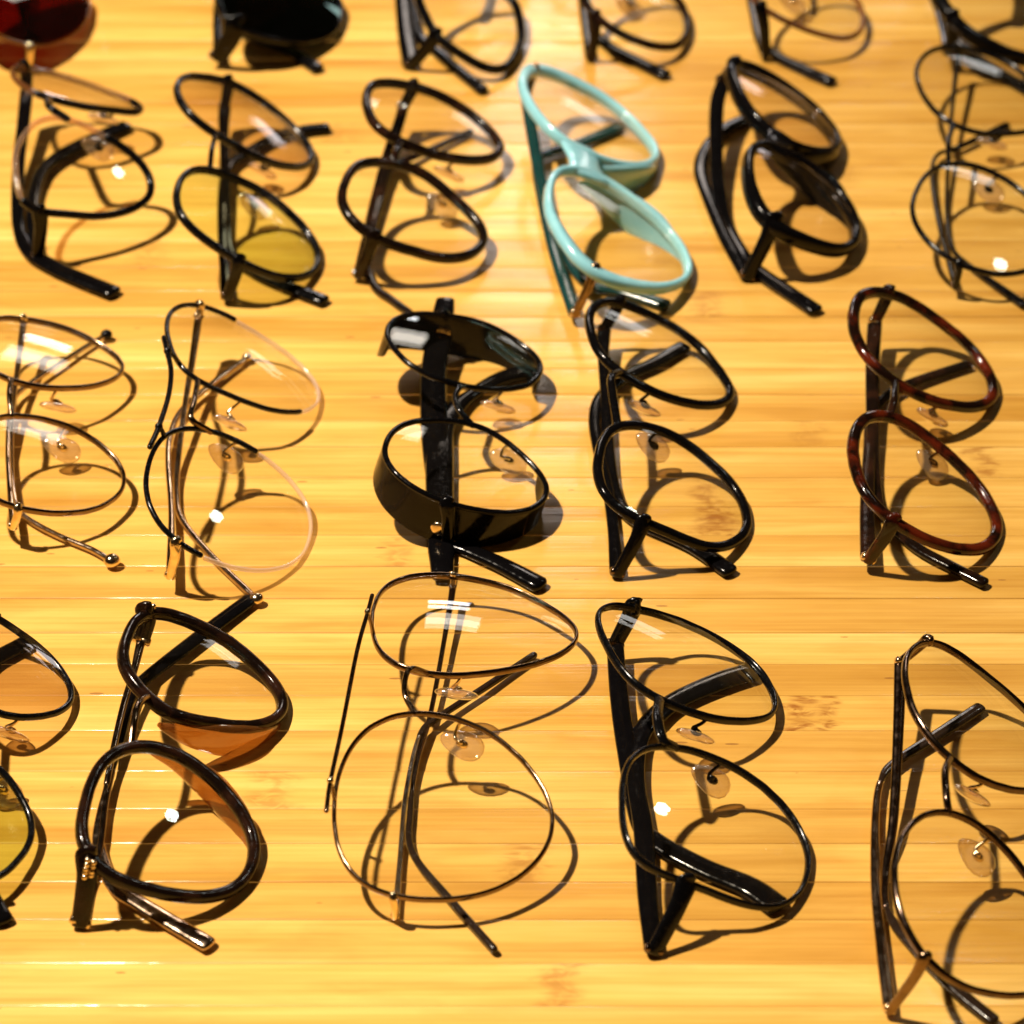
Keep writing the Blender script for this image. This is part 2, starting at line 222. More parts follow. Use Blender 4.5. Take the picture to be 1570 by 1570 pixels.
# ------------------------------------------------------------------ measured shapes: every pair in its own frame, millimetres
PAIRS = {
'A': {"loc":[-15.11,-116.25],"rot":-0.0865,"U":[[-26.1,43.7,16.6],[-26.4,46.8,16.1],[-26.4,49.8,15.6],[-26.3,52.9,15.1],[-26.0,55.9,14.6],[-25.4,58.9,14.0],[-24.4,61.7,13.5],[-23.0,64.4,12.9],[-21.1,66.8,12.3],[-18.9,68.8,11.8],[-16.3,70.3,11.3],[-13.4,71.5,10.8],[-10.5,72.2,10.4],[-7.5,72.5,10.1],[-4.4,72.5,9.8],[-1.4,72.3,9.5],[1.7,71.8,9.3],[4.7,71.1,9.1],[7.7,70.1,9.0],[10.5,68.8,8.9],[13.1,67.3,8.9],[15.6,65.5,8.9],[18.1,63.6,9.0],[20.4,61.6,9.1],[22.7,59.5,9.2],[24.8,57.1,9.4],[26.5,54.6,9.6],[27.8,51.9,10.0],[28.4,49.0,10.4],[28.3,46.0,10.8],[27.6,43.1,11.4],[26.4,40.3,12.0],[24.8,37.6,12.6],[22.9,35.2,13.1],[20.9,33.0,13.7],[18.7,30.9,14.2],[16.4,29.0,14.8],[13.9,27.2,15.3],[11.3,25.6,15.8],[8.7,24.0,16.3],[5.9,22.6,16.8],[3.2,21.3,17.3],[0.4,20.1,17.8],[-2.5,19.3,18.2],[-5.5,18.8,18.6],[-8.6,18.7,18.9],[-11.7,19.1,19.1],[-14.6,20.1,19.2],[-17.2,21.6,19.2],[-19.5,23.7,19.1],[-21.3,26.1,18.9],[-22.7,28.8,18.6],[-23.8,31.7,18.3],[-24.6,34.7,17.9],[-25.3,37.7,17.4],[-25.8,40.7,17.0]],"W":[[-26.3,-30.5,16.7],[-26.4,-27.5,17.4],[-26.3,-24.4,18.1],[-26.0,-21.4,18.7],[-25.4,-18.4,19.4],[-24.6,-15.4,20.0],[-23.5,-12.5,20.5],[-22.0,-9.8,21.0],[-20.2,-7.3,21.4],[-17.9,-5.2,21.6],[-15.4,-3.4,21.8],[-12.6,-2.1,21.8],[-9.6,-1.2,21.7],[-6.5,-0.8,21.5],[-3.3,-0.7,21.2],[-0.2,-1.0,20.9],[2.8,-1.6,20.4],[5.7,-2.5,19.9],[8.6,-3.6,19.4],[11.3,-5.1,18.8],[13.9,-6.8,18.1],[16.2,-8.7,17.4],[18.5,-10.8,16.8],[20.5,-13.0,16.0],[22.4,-15.4,15.3],[24.1,-17.9,14.6],[25.6,-20.6,13.8],[26.7,-23.4,13.0],[27.5,-26.4,12.3],[27.7,-29.4,11.6],[27.5,-32.4,10.9],[26.8,-35.4,10.3],[25.7,-38.2,9.7],[24.2,-41.0,9.3],[22.4,-43.5,8.9],[20.3,-45.8,8.5],[18.0,-47.8,8.3],[15.4,-49.7,8.1],[12.7,-51.2,8.0],[9.8,-52.5,8.0],[6.8,-53.5,8.1],[3.8,-54.3,8.2],[0.8,-54.8,8.4],[-2.3,-55.2,8.6],[-5.5,-55.3,8.9],[-8.6,-55.1,9.2],[-11.7,-54.6,9.7],[-14.6,-53.6,10.2],[-17.2,-52.2,10.8],[-19.5,-50.3,11.5],[-21.4,-47.9,12.2],[-22.9,-45.3,12.9],[-24.1,-42.5,13.7],[-24.9,-39.5,14.5],[-25.6,-36.5,15.2],[-26.0,-33.5,15.9]],"nU":[0.0962,0.1587,0.9826],"nW":[0.0962,-0.2227,0.9701],"n":[0.098,-0.0326,0.9947],"d":[0.9952,0.0032,-0.098],"w":[0.0,0.9995,0.0327],"EU":[[-7.46,72.52,10.07],[-7.53,71.84,5.74]],"T1":[[-7.53,71.84,5.74],[-7.52,61.05,5.26],[-8.09,22.11,3.47],[-9.68,1.64,2.47],[-9.27,-17.29,1.88],[-6.92,-31.99,1.83],[4.43,-48.28,1.76],[16.33,-63.9,1.7]],"EW":[[-8.58,-55.15,9.25],[-8.59,-54.62,1.8]],"T2":[[-8.57,-53.69,1.8],[-10.03,-30.99,2.46],[-11.03,-10.59,3.03],[-10.08,11.47,3.13],[-6.08,19.75,2.84],[4.56,33.5,2.31],[16.79,49.53,1.7]],"BR":[[-9.39,14.78,23.67],[-11.69,13.8,23.87],[-13.08,10.9,23.91],[-12.6,3.74,23.63],[-10.18,-1.41,23.22]],"BB":[[-25.59,41.16,25.73],[-25.9,33.92,25.53],[-26.7,18.12,25.09],[-26.72,-10.77,24.14],[-26.97,-31.41,23.49],[-26.56,-41.77,23.11]],"PU":[-1.04,19.54,11.51],"PW":[2.62,-2.94,13.55]},
'B': {"loc":[46.42,-124.7],"rot":0.049,"U":[[-21.5,42.8,24.3],[-21.4,45.6,24.0],[-21.0,48.4,23.4],[-20.1,50.9,22.7],[-18.7,53.0,21.8],[-16.9,54.8,20.8],[-14.9,56.1,19.7],[-12.6,57.1,18.5],[-10.2,57.9,17.2],[-7.7,58.5,16.0],[-5.2,59.0,14.8],[-2.7,59.3,13.5],[-0.2,59.5,12.3],[2.3,59.4,11.2],[4.7,59.1,10.0],[7.2,58.6,8.9],[9.7,57.9,7.8],[12.1,56.9,6.8],[14.5,55.8,5.7],[16.7,54.4,4.8],[18.8,52.7,4.0],[20.6,50.8,3.4],[22.1,48.5,2.9],[23.3,46.1,2.6],[24.1,43.5,2.5],[24.7,40.7,2.5],[25.1,37.9,2.7],[25.1,35.1,3.0],[24.9,32.4,3.4],[24.3,29.8,4.0],[23.3,27.4,4.7],[22.0,25.2,5.6],[20.3,23.2,6.6],[18.4,21.5,7.7],[16.3,19.9,8.8],[14.2,18.5,10.0],[11.9,17.3,11.2],[9.7,16.2,12.4],[7.4,15.4,13.6],[5.0,14.8,14.8],[2.6,14.5,16.0],[0.0,14.4,17.2],[-2.6,14.6,18.4],[-5.1,14.9,19.6],[-7.7,15.4,20.8],[-10.0,16.3,21.8],[-12.2,17.6,22.7],[-14.1,19.3,23.4],[-15.7,21.5,23.9],[-17.0,23.9,24.3],[-18.1,26.6,24.5],[-19.0,29.3,24.6],[-19.7,32.0,24.6],[-20.3,34.6,24.6],[-20.9,37.2,24.6],[-21.3,40.0,24.5]],"W":[[-18.9,-16.5,25.4],[-17.8,-13.8,25.3],[-16.4,-11.3,24.9],[-14.6,-9.1,24.4],[-12.6,-7.2,23.7],[-10.3,-5.8,22.9],[-7.9,-4.7,21.9],[-5.4,-3.9,20.8],[-2.8,-3.3,19.7],[-0.2,-3.0,18.5],[2.4,-2.9,17.2],[4.9,-3.1,16.0],[7.5,-3.4,14.7],[10.0,-4.0,13.4],[12.4,-4.9,12.2],[14.7,-6.0,10.9],[16.9,-7.2,9.7],[18.9,-8.8,8.4],[20.8,-10.6,7.3],[22.4,-12.7,6.2],[23.8,-15.0,5.2],[24.9,-17.5,4.3],[25.7,-20.2,3.5],[26.2,-22.9,2.9],[26.3,-25.6,2.4],[26.0,-28.4,2.1],[25.4,-31.2,2.0],[24.5,-34.0,2.0],[23.4,-36.6,2.1],[21.9,-39.2,2.4],[20.3,-41.4,2.9],[18.4,-43.4,3.5],[16.3,-45.0,4.2],[14.0,-46.2,5.2],[11.4,-47.0,6.2],[8.8,-47.5,7.4],[6.2,-47.8,8.7],[3.6,-47.7,9.9],[1.1,-47.5,11.1],[-1.4,-47.3,12.4],[-4.0,-47.1,13.6],[-6.6,-47.0,14.9],[-9.2,-46.8,16.2],[-11.9,-46.6,17.5],[-14.4,-46.1,18.8],[-16.7,-45.2,20.0],[-18.5,-43.7,21.1],[-19.8,-41.6,22.0],[-20.6,-39.1,22.8],[-21.0,-36.3,23.4],[-21.1,-33.3,23.9],[-21.0,-30.4,24.3],[-20.8,-27.5,24.6],[-20.6,-24.8,24.9],[-20.2,-22.0,25.2],[-19.7,-19.2,25.3]],"nU":[0.4275,0.0999,0.8985],"nW":[0.4275,-0.1351,0.8938],"n":[0.4305,-0.0177,0.9024],"d":[0.9026,0.0085,-0.4304],"w":[-0.0,0.9998,0.0196],"EU":[[-10.18,57.87,17.23],[-15.82,56.56,5.4]],"T1":[[-15.82,56.56,5.4],[-16.27,37.08,4.35],[-15.92,15.42,3.14],[-14.91,-9.2,1.89],[-11.11,-18.04,1.85],[-0.43,-27.97,1.79],[10.29,-35.43,1.74],[16.45,-42.57,1.7]],"EW":[[-6.57,-46.95,14.87],[-15.09,-56.35,1.8]],"T2":[[-15.09,-56.35,1.8],[-15.09,-38.01,2.31],[-14.14,-15.22,2.91],[-14.52,3.9,3.39],[-12.13,20.66,2.91],[-7.67,29.14,2.64],[-0.85,36.59,2.36],[10.92,44.05,1.98],[20.41,48.31,1.7]],"BR":[[-8.52,11.22,24.44],[-9.61,2.69,24.79],[-8.96,-4.82,24.34],[-5.45,-5.77,22.64]],"PU":[1.41,13.24,9.5],"PW":[3.68,-3.76,9.28]},
'C': {"loc":[-83.58,-124.05],"rot":-0.0498,"U":[[-18.3,27.0,23.1],[-18.8,29.5,23.0],[-19.0,32.1,22.9],[-19.1,34.6,22.6],[-19.0,37.1,22.3],[-18.9,39.6,22.0],[-18.7,42.0,21.6],[-18.4,44.4,21.2],[-17.8,46.8,20.6],[-17.0,49.1,19.9],[-15.8,51.2,19.1],[-14.4,53.0,18.2],[-12.6,54.3,17.2],[-10.6,55.2,16.1],[-8.5,55.7,14.9],[-6.2,55.9,13.8],[-4.0,55.8,12.7],[-1.7,55.6,11.6],[0.5,55.3,10.5],[2.7,54.7,9.4],[4.9,54.0,8.5],[7.0,52.9,7.5],[9.0,51.7,6.7],[10.9,50.3,5.9],[12.8,48.8,5.1],[14.6,47.2,4.4],[16.3,45.5,3.7],[17.9,43.6,3.1],[19.2,41.6,2.7],[20.3,39.3,2.4],[21.0,36.9,2.3],[21.3,34.5,2.4],[21.2,32.0,2.7],[20.7,29.7,3.2],[19.9,27.4,3.9],[18.7,25.3,4.7],[17.4,23.4,5.6],[15.8,21.6,6.6],[14.2,20.0,7.6],[12.4,18.7,8.7],[10.5,17.5,9.7],[8.5,16.5,10.8],[6.5,15.6,12.0],[4.4,14.6,13.1],[2.2,13.7,14.3],[0.1,13.0,15.4],[-2.0,12.5,16.6],[-4.2,12.4,17.6],[-6.3,12.8,18.6],[-8.3,13.8,19.6],[-10.3,15.1,20.4],[-12.2,16.7,21.2],[-13.9,18.5,21.8],[-15.4,20.4,22.4],[-16.6,22.4,22.8],[-17.6,24.6,23.0]],"W":[[-18.7,-37.1,21.1],[-19.1,-34.6,21.6],[-19.2,-32.1,22.0],[-19.2,-29.5,22.4],[-19.1,-27.0,22.7],[-19.0,-24.5,23.0],[-18.7,-22.0,23.2],[-18.3,-19.5,23.4],[-17.8,-17.0,23.4],[-17.0,-14.6,23.4],[-16.0,-12.3,23.2],[-14.7,-10.1,22.9],[-13.2,-8.1,22.4],[-11.5,-6.4,21.8],[-9.5,-5.0,21.0],[-7.4,-3.9,20.1],[-5.2,-3.2,19.1],[-3.0,-2.9,18.0],[-0.7,-2.8,16.9],[1.6,-3.1,15.7],[3.8,-3.7,14.5],[5.8,-4.5,13.3],[7.9,-5.5,12.2],[9.8,-6.7,11.1],[11.6,-8.0,9.9],[13.4,-9.5,8.8],[15.1,-11.2,7.8],[16.6,-12.9,6.8],[17.9,-14.9,5.8],[19.1,-17.0,4.9],[19.9,-19.2,4.2],[20.5,-21.6,3.6],[20.7,-24.0,3.1],[20.6,-26.6,2.8],[20.2,-29.1,2.6],[19.5,-31.6,2.6],[18.6,-33.9,2.8],[17.3,-36.1,3.1],[15.9,-38.0,3.5],[14.2,-39.7,4.2],[12.2,-41.2,4.9],[10.2,-42.5,5.8],[8.0,-43.5,6.7],[5.8,-44.4,7.7],[3.6,-45.1,8.7],[1.4,-45.7,9.7],[-0.8,-46.1,10.8],[-3.1,-46.5,11.8],[-5.4,-46.8,13.0],[-7.7,-46.8,14.1],[-10.0,-46.6,15.3],[-12.1,-46.0,16.5],[-14.1,-45.0,17.6],[-15.8,-43.5,18.7],[-17.1,-41.6,19.6],[-18.1,-39.5,20.4]],"nU":[0.4453,0.0996,0.8898],"nW":[0.4453,-0.1268,0.8864],"n":[0.4481,-0.0137,0.8939],"d":[0.894,0.0068,-0.4481],"w":[0.0,0.9999,0.0153],"EU":[[-15.85,51.23,19.14],[-18.31,50.04,10.27]],"T1":[[-18.39,50.58,10.27],[-18.71,38.63,8.77],[-19.68,26.96,7.25],[-20.1,9.58,4.94],[-19.88,-7.15,2.64],[-18.95,-21.26,1.87],[-12.95,-35.46,1.81],[-5.15,-42.14,1.78],[13.09,-55.06,1.7]],"EW":[[-15.8,-43.51,18.66],[-18.89,-48.99,1.8]],"T2":[[-18.89,-48.99,1.8],[-19.02,-36.08,2.11],[-18.2,-23.66,2.41],[-19.5,-5.43,2.82],[-19.55,13.58,3.24],[-19.6,35.16,3.04],[-17.11,42.87,2.83],[-5.03,62.47,2.24],[7.05,81.03,1.7]],"BR":[[-10.67,11.87,23.82],[-11.62,6.86,24.21],[-11.62,0.1,24.11],[-10.6,-7.8,23.48]]},
'D': {"loc":[113.16,-151.4],"rot":-0.1389,"U":[[-18.5,37.5,28.9],[-18.7,40.3,28.8],[-18.7,43.1,28.5],[-18.6,45.8,28.2],[-18.2,48.5,27.7],[-17.6,51.1,27.1],[-16.8,53.7,26.3],[-15.7,56.2,25.5],[-14.4,58.5,24.4],[-12.8,60.5,23.3],[-10.9,62.0,22.0],[-8.8,63.0,20.6],[-6.6,63.4,19.1],[-4.2,63.3,17.7],[-1.8,62.8,16.2],[0.6,62.1,14.8],[2.9,61.3,13.4],[5.2,60.4,12.1],[7.5,59.5,10.8],[9.7,58.5,9.5],[11.9,57.4,8.2],[14.1,56.1,7.0],[16.1,54.5,5.9],[18.0,52.7,4.8],[19.7,50.6,4.0],[21.2,48.3,3.3],[22.3,45.9,2.8],[23.1,43.2,2.6],[23.4,40.5,2.6],[23.4,37.8,2.9],[23.0,35.1,3.4],[22.2,32.5,4.1],[21.1,30.0,5.0],[19.9,27.7,5.9],[18.5,25.5,7.0],[17.0,23.5,8.1],[15.4,21.6,9.3],[13.6,19.9,10.5],[11.7,18.2,11.9],[9.7,16.8,13.2],[7.6,15.6,14.7],[5.4,14.6,16.1],[3.2,13.9,17.6],[0.9,13.5,19.0],[-1.5,13.6,20.5],[-3.8,14.0,21.9],[-6.1,14.8,23.3],[-8.4,16.1,24.5],[-10.4,17.6,25.7],[-12.3,19.5,26.7],[-13.8,21.7,27.4],[-15.1,24.0,28.0],[-16.2,26.5,28.4],[-17.0,29.1,28.7],[-17.6,31.9,28.9],[-18.1,34.7,28.9]],"W":[[-18.5,-35.1,27.9],[-18.6,-32.3,28.3],[-18.4,-29.5,28.6],[-18.1,-26.7,28.7],[-17.6,-24.0,28.8],[-16.9,-21.3,28.6],[-15.9,-18.7,28.4],[-14.8,-16.1,28.0],[-13.4,-13.7,27.5],[-11.9,-11.4,26.8],[-10.1,-9.4,25.9],[-8.2,-7.7,24.9],[-6.0,-6.4,23.8],[-3.8,-5.5,22.5],[-1.4,-5.0,21.1],[1.0,-4.9,19.6],[3.4,-5.2,18.0],[5.7,-6.0,16.5],[7.8,-7.0,15.1],[9.9,-8.2,13.6],[11.8,-9.7,12.2],[13.6,-11.3,10.9],[15.4,-12.9,9.6],[17.2,-14.7,8.2],[18.9,-16.6,6.9],[20.5,-18.6,5.7],[21.9,-20.8,4.6],[22.9,-23.2,3.6],[23.6,-25.7,2.9],[23.9,-28.4,2.4],[23.7,-31.1,2.1],[23.2,-33.9,2.1],[22.3,-36.6,2.3],[21.2,-39.2,2.7],[19.8,-41.5,3.2],[18.3,-43.7,3.9],[16.5,-45.7,4.8],[14.6,-47.5,5.7],[12.6,-49.1,6.8],[10.4,-50.6,7.9],[8.2,-51.9,9.1],[6.0,-53.1,10.4],[3.7,-54.1,11.7],[1.4,-55.0,13.0],[-0.9,-55.5,14.4],[-3.3,-55.6,15.9],[-5.7,-55.4,17.4],[-7.9,-54.7,18.9],[-10.1,-53.5,20.3],[-12.0,-52.0,21.7],[-13.6,-50.1,23.0],[-15.0,-48.0,24.1],[-16.2,-45.7,25.1],[-17.1,-43.2,26.0],[-17.8,-40.6,26.8],[-18.2,-37.9,27.4]],"nU":[0.5259,0.0767,0.8471],"nW":[0.5259,-0.1062,0.8439],"n":[0.5281,-0.0148,0.8491],"d":[0.8492,0.0092,-0.528],"w":[0.0,0.9998,0.0175],"EU":[[-12.78,60.5,23.26],[-19.76,60.42,15.27]],"T1":[[-19.76,60.42,15.27],[-19.19,42.27,11.74],[-18.87,10.32,5.2],[-19.98,-5.98,1.9],[-18.77,-20.13,1.85],[-11.61,-32.1,1.8],[-1.82,-44.23,1.75],[7.04,-53.07,1.7]],"EW":[[-10.06,-53.54,20.33],[-17.19,-53.63,2.38]],"T2":[[-17.19,-53.63,2.38],[-19.91,-33.31,2.73],[-22.22,-12.42,3.08],[-23.35,13.97,3.21],[-22.42,27.96,2.8],[-18.63,36.15,2.56],[-9.33,47.57,2.17],[2.23,61.82,1.7]],"BR":[[-6.41,11.37,26.4],[-7.61,4.91,27.04],[-7.02,-4.33,26.51],[-3.56,-7.67,24.3]],"PU":[0.04,14.51,11.82],"PW":[1.43,-7.48,11.3]},
'E': {"loc":[-14.49,30.22],"rot":0.0055,"U":[[-22.9,30.4,22.0],[-22.9,32.9,21.9],[-22.6,35.3,21.8],[-21.9,37.7,21.5],[-21.0,40.0,21.1],[-19.7,42.0,20.7],[-18.2,43.9,20.1],[-16.4,45.5,19.6],[-14.4,46.9,18.9],[-12.3,48.0,18.3],[-10.1,48.9,17.6],[-7.9,49.7,16.9],[-5.6,50.3,16.2],[-3.3,50.8,15.5],[-1.0,51.2,14.8],[1.4,51.4,14.1],[3.8,51.3,13.4],[6.2,51.0,12.7],[8.5,50.4,12.0],[10.6,49.4,11.4],[12.7,48.3,10.8],[14.6,46.9,10.3],[16.5,45.3,9.8],[18.3,43.5,9.3],[20.0,41.7,8.9],[21.4,39.7,8.6],[22.5,37.6,8.3],[23.1,35.4,8.2],[23.4,33.0,8.2],[23.2,30.5,8.4],[22.6,28.0,8.6],[21.8,25.6,9.0],[20.8,23.4,9.4],[19.5,21.4,9.8],[18.0,19.6,10.3],[16.2,18.1,10.9],[14.3,16.6,11.5],[12.2,15.4,12.2],[10.0,14.3,12.9],[7.8,13.4,13.6],[5.5,12.7,14.3],[3.3,12.2,14.9],[1.0,11.8,15.6],[-1.4,11.7,16.4],[-3.8,11.7,17.1],[-6.2,12.0,17.8],[-8.6,12.4,18.4],[-10.8,13.2,19.1],[-12.9,14.3,19.7],[-14.8,15.7,20.2],[-16.6,17.3,20.6],[-18.1,19.2,21.0],[-19.5,21.3,21.4],[-20.8,23.4,21.7],[-21.8,25.7,21.9],[-22.5,28.1,22.0]],"W":[[-21.9,-31.4,21.7],[-21.9,-28.9,21.8],[-21.6,-26.5,21.8],[-21.1,-24.0,21.7],[-20.3,-21.6,21.6],[-19.3,-19.4,21.4],[-18.0,-17.3,21.1],[-16.5,-15.4,20.7],[-14.8,-13.8,20.2],[-12.9,-12.3,19.7],[-10.8,-11.2,19.1],[-8.6,-10.2,18.5],[-6.3,-9.3,17.9],[-4.0,-8.6,17.2],[-1.7,-8.1,16.6],[0.7,-7.8,15.9],[3.0,-7.9,15.2],[5.3,-8.2,14.5],[7.6,-9.0,13.8],[9.7,-10.0,13.1],[11.7,-11.4,12.5],[13.6,-12.9,11.9],[15.3,-14.6,11.3],[16.9,-16.3,10.8],[18.5,-18.1,10.2],[20.0,-20.0,9.7],[21.4,-22.0,9.2],[22.6,-24.2,8.8],[23.5,-26.5,8.4],[24.1,-28.9,8.2],[24.2,-31.3,8.1],[23.8,-33.7,8.1],[23.1,-36.0,8.2],[21.9,-38.2,8.5],[20.5,-40.2,8.8],[18.8,-42.0,9.2],[16.9,-43.5,9.8],[14.9,-44.7,10.3],[12.7,-45.8,10.9],[10.5,-46.5,11.6],[8.2,-47.1,12.2],[5.8,-47.5,12.9],[3.5,-47.8,13.6],[1.1,-47.9,14.3],[-1.3,-47.8,15.0],[-3.7,-47.6,15.7],[-6.0,-47.2,16.4],[-8.3,-46.6,17.1],[-10.5,-45.8,17.8],[-12.6,-44.8,18.5],[-14.6,-43.5,19.1],[-16.5,-41.9,19.7],[-18.2,-40.2,20.3],[-19.6,-38.2,20.8],[-20.7,-36.1,21.2],[-21.5,-33.8,21.5]],"nU":[0.2838,0.0349,0.9582],"nW":[0.2838,-0.0349,0.9582],"n":[0.284,0.0,0.9588],"d":[0.9588,-0.0,-0.284],"w":[-0.0,1.0,-0.0],"EU":[[-5.64,50.33,16.2],[-6.35,49.97,10.29]],"T1":[[-6.06,68.67,10.29],[-7.36,52.43,8.72],[-9.08,37.17,7.19],[-9.18,21.34,5.58],[-8.29,2.18,3.56],[-6.82,-16.79,1.89],[-6.28,-34.27,1.84],[-4.64,-46.29,1.8],[1.89,-51.23,1.78],[11.29,-58.08,1.74],[21.7,-67.23,1.7]],"EW":[[-3.66,-47.62,15.71],[-4.03,-47.84,2.22]],"T2":[[-5.28,-64.42,2.22],[-6.16,-42.45,2.66],[-6.86,-12.37,3.24],[-6.52,7.23,3.08],[-2.91,18.81,2.72],[3.31,28.31,2.38],[11.55,36.83,2.02],[20.52,41.32,1.7]],"BR":[[2.37,-9.76,16.91],[-0.69,-4.61,17.82],[-2.26,1.25,18.28],[-1.09,7.27,17.94],[1.95,10.27,17.03]],"PU":[10.25,15.01,6.0],"PW":[13.25,-12.12,5.21]},
'F': {"loc":[44.13,26.14],"rot":0.0047,"U":[[-20.5,37.7,23.9],[-20.5,40.3,23.8],[-20.3,43.0,23.5],[-19.9,45.6,23.2],[-19.3,48.1,22.7],[-18.3,50.7,22.1],[-17.2,53.1,21.4],[-15.7,55.3,20.6],[-14.1,57.2,19.7],[-12.1,58.6,18.6],[-10.0,59.7,17.5],[-7.7,60.3,16.3],[-5.2,60.5,15.0],[-2.8,60.5,13.8],[-0.4,60.3,12.6],[2.0,60.0,11.3],[4.4,59.5,10.2],[6.8,58.9,9.0],[9.0,57.9,7.9],[11.2,56.6,6.8],[13.1,55.0,5.9],[14.8,53.1,5.2],[16.3,50.9,4.5],[17.6,48.6,3.9],[18.8,46.2,3.4],[20.0,43.8,3.0],[21.0,41.2,2.5],[21.9,38.7,2.2],[22.5,36.1,2.0],[22.6,33.5,2.1],[22.3,30.9,2.4],[21.5,28.3,2.9],[20.3,25.9,3.6],[18.9,23.7,4.5],[17.2,21.7,5.4],[15.4,20.0,6.4],[13.6,18.5,7.4],[11.5,17.1,8.5],[9.4,16.0,9.7],[7.1,15.0,10.9],[4.7,14.3,12.1],[2.3,13.7,13.4],[-0.1,13.5,14.6],[-2.4,13.5,15.8],[-4.7,13.8,17.0],[-7.1,14.5,18.1],[-9.4,15.4,19.3],[-11.7,16.6,20.4],[-13.8,18.1,21.3],[-15.6,19.9,22.2],[-17.0,21.9,22.8],[-18.2,24.2,23.3],[-19.0,26.7,23.6],[-19.6,29.4,23.8],[-20.0,32.1,23.9],[-20.3,34.9,23.9]],"W":[[-20.1,-36.9,23.5],[-19.9,-34.2,23.6],[-19.6,-31.5,23.6],[-19.2,-28.8,23.5],[-18.8,-26.1,23.4],[-18.1,-23.4,23.2],[-17.3,-20.7,22.9],[-16.3,-18.1,22.6],[-15.0,-15.8,22.0],[-13.6,-13.6,21.4],[-11.8,-11.7,20.6],[-9.9,-10.1,19.7],[-7.7,-8.7,18.7],[-5.4,-7.6,17.5],[-3.0,-6.9,16.3],[-0.5,-6.4,15.1],[1.9,-6.4,13.9],[4.3,-6.8,12.7],[6.5,-7.5,11.5],[8.8,-8.5,10.3],[11.0,-9.8,9.1],[13.1,-11.3,7.9],[15.1,-12.9,6.8],[17.0,-14.6,5.8],[18.7,-16.5,4.8],[20.1,-18.6,4.0],[21.3,-20.9,3.2],[22.3,-23.4,2.6],[22.9,-26.1,2.2],[23.3,-28.8,1.8],[23.4,-31.6,1.6],[23.2,-34.4,1.6],[22.6,-37.0,1.8],[21.8,-39.5,2.1],[20.7,-41.9,2.5],[19.3,-44.2,3.1],[17.7,-46.5,3.8],[15.9,-48.5,4.6],[14.0,-50.2,5.5],[11.8,-51.5,6.5],[9.6,-52.5,7.6],[7.2,-52.9,8.8],[4.7,-53.1,10.1],[2.3,-53.1,11.3],[-0.2,-53.0,12.6],[-2.6,-53.0,13.8],[-5.1,-53.0,15.1],[-7.5,-53.0,16.3],[-10.0,-52.8,17.6],[-12.4,-52.3,18.8],[-14.6,-51.2,20.0],[-16.5,-49.6,21.0],[-18.0,-47.5,21.9],[-19.1,-45.1,22.6],[-19.7,-42.4,23.1],[-20.0,-39.7,23.4]],"nU":[0.4536,0.0417,0.8903],"nW":[0.4536,-0.0456,0.8901],"n":[0.454,-0.0019,0.891],"d":[0.891,0.001,-0.454],"w":[0.0,1.0,0.0022],"EU":[[-9.97,59.68,17.47],[-15.35,59.28,7.45]],"T1":[[-15.35,59.28,7.45],[-15.91,46.02,6.48],[-15.66,25.44,4.93],[-15.6,5.62,3.37],[-14.2,-18.78,1.88],[-9.25,-32.06,1.83],[6.79,-45.03,1.76],[16.67,-56.73,1.7]],"EW":[[-7.54,-53.04,16.31],[-14.86,-57.68,1.8]],"T2":[[-14.96,-57.2,1.8],[-15.91,-24.96,2.62],[-18.52,0.45,3.23],[-19.31,16.93,3.15],[-16.75,29.76,2.79],[-8.43,41.76,2.39],[0.18,49.19,2.07],[9.68,59.16,1.7]],"BR":[[-13.58,13.73,23.48],[-14.82,7.8,24.1],[-14.79,-0.91,24.07],[-13.58,-14.14,23.42]],"PU":[-4.68,12.77,9.68],"PW":[-2.98,-5.93,9.1]},
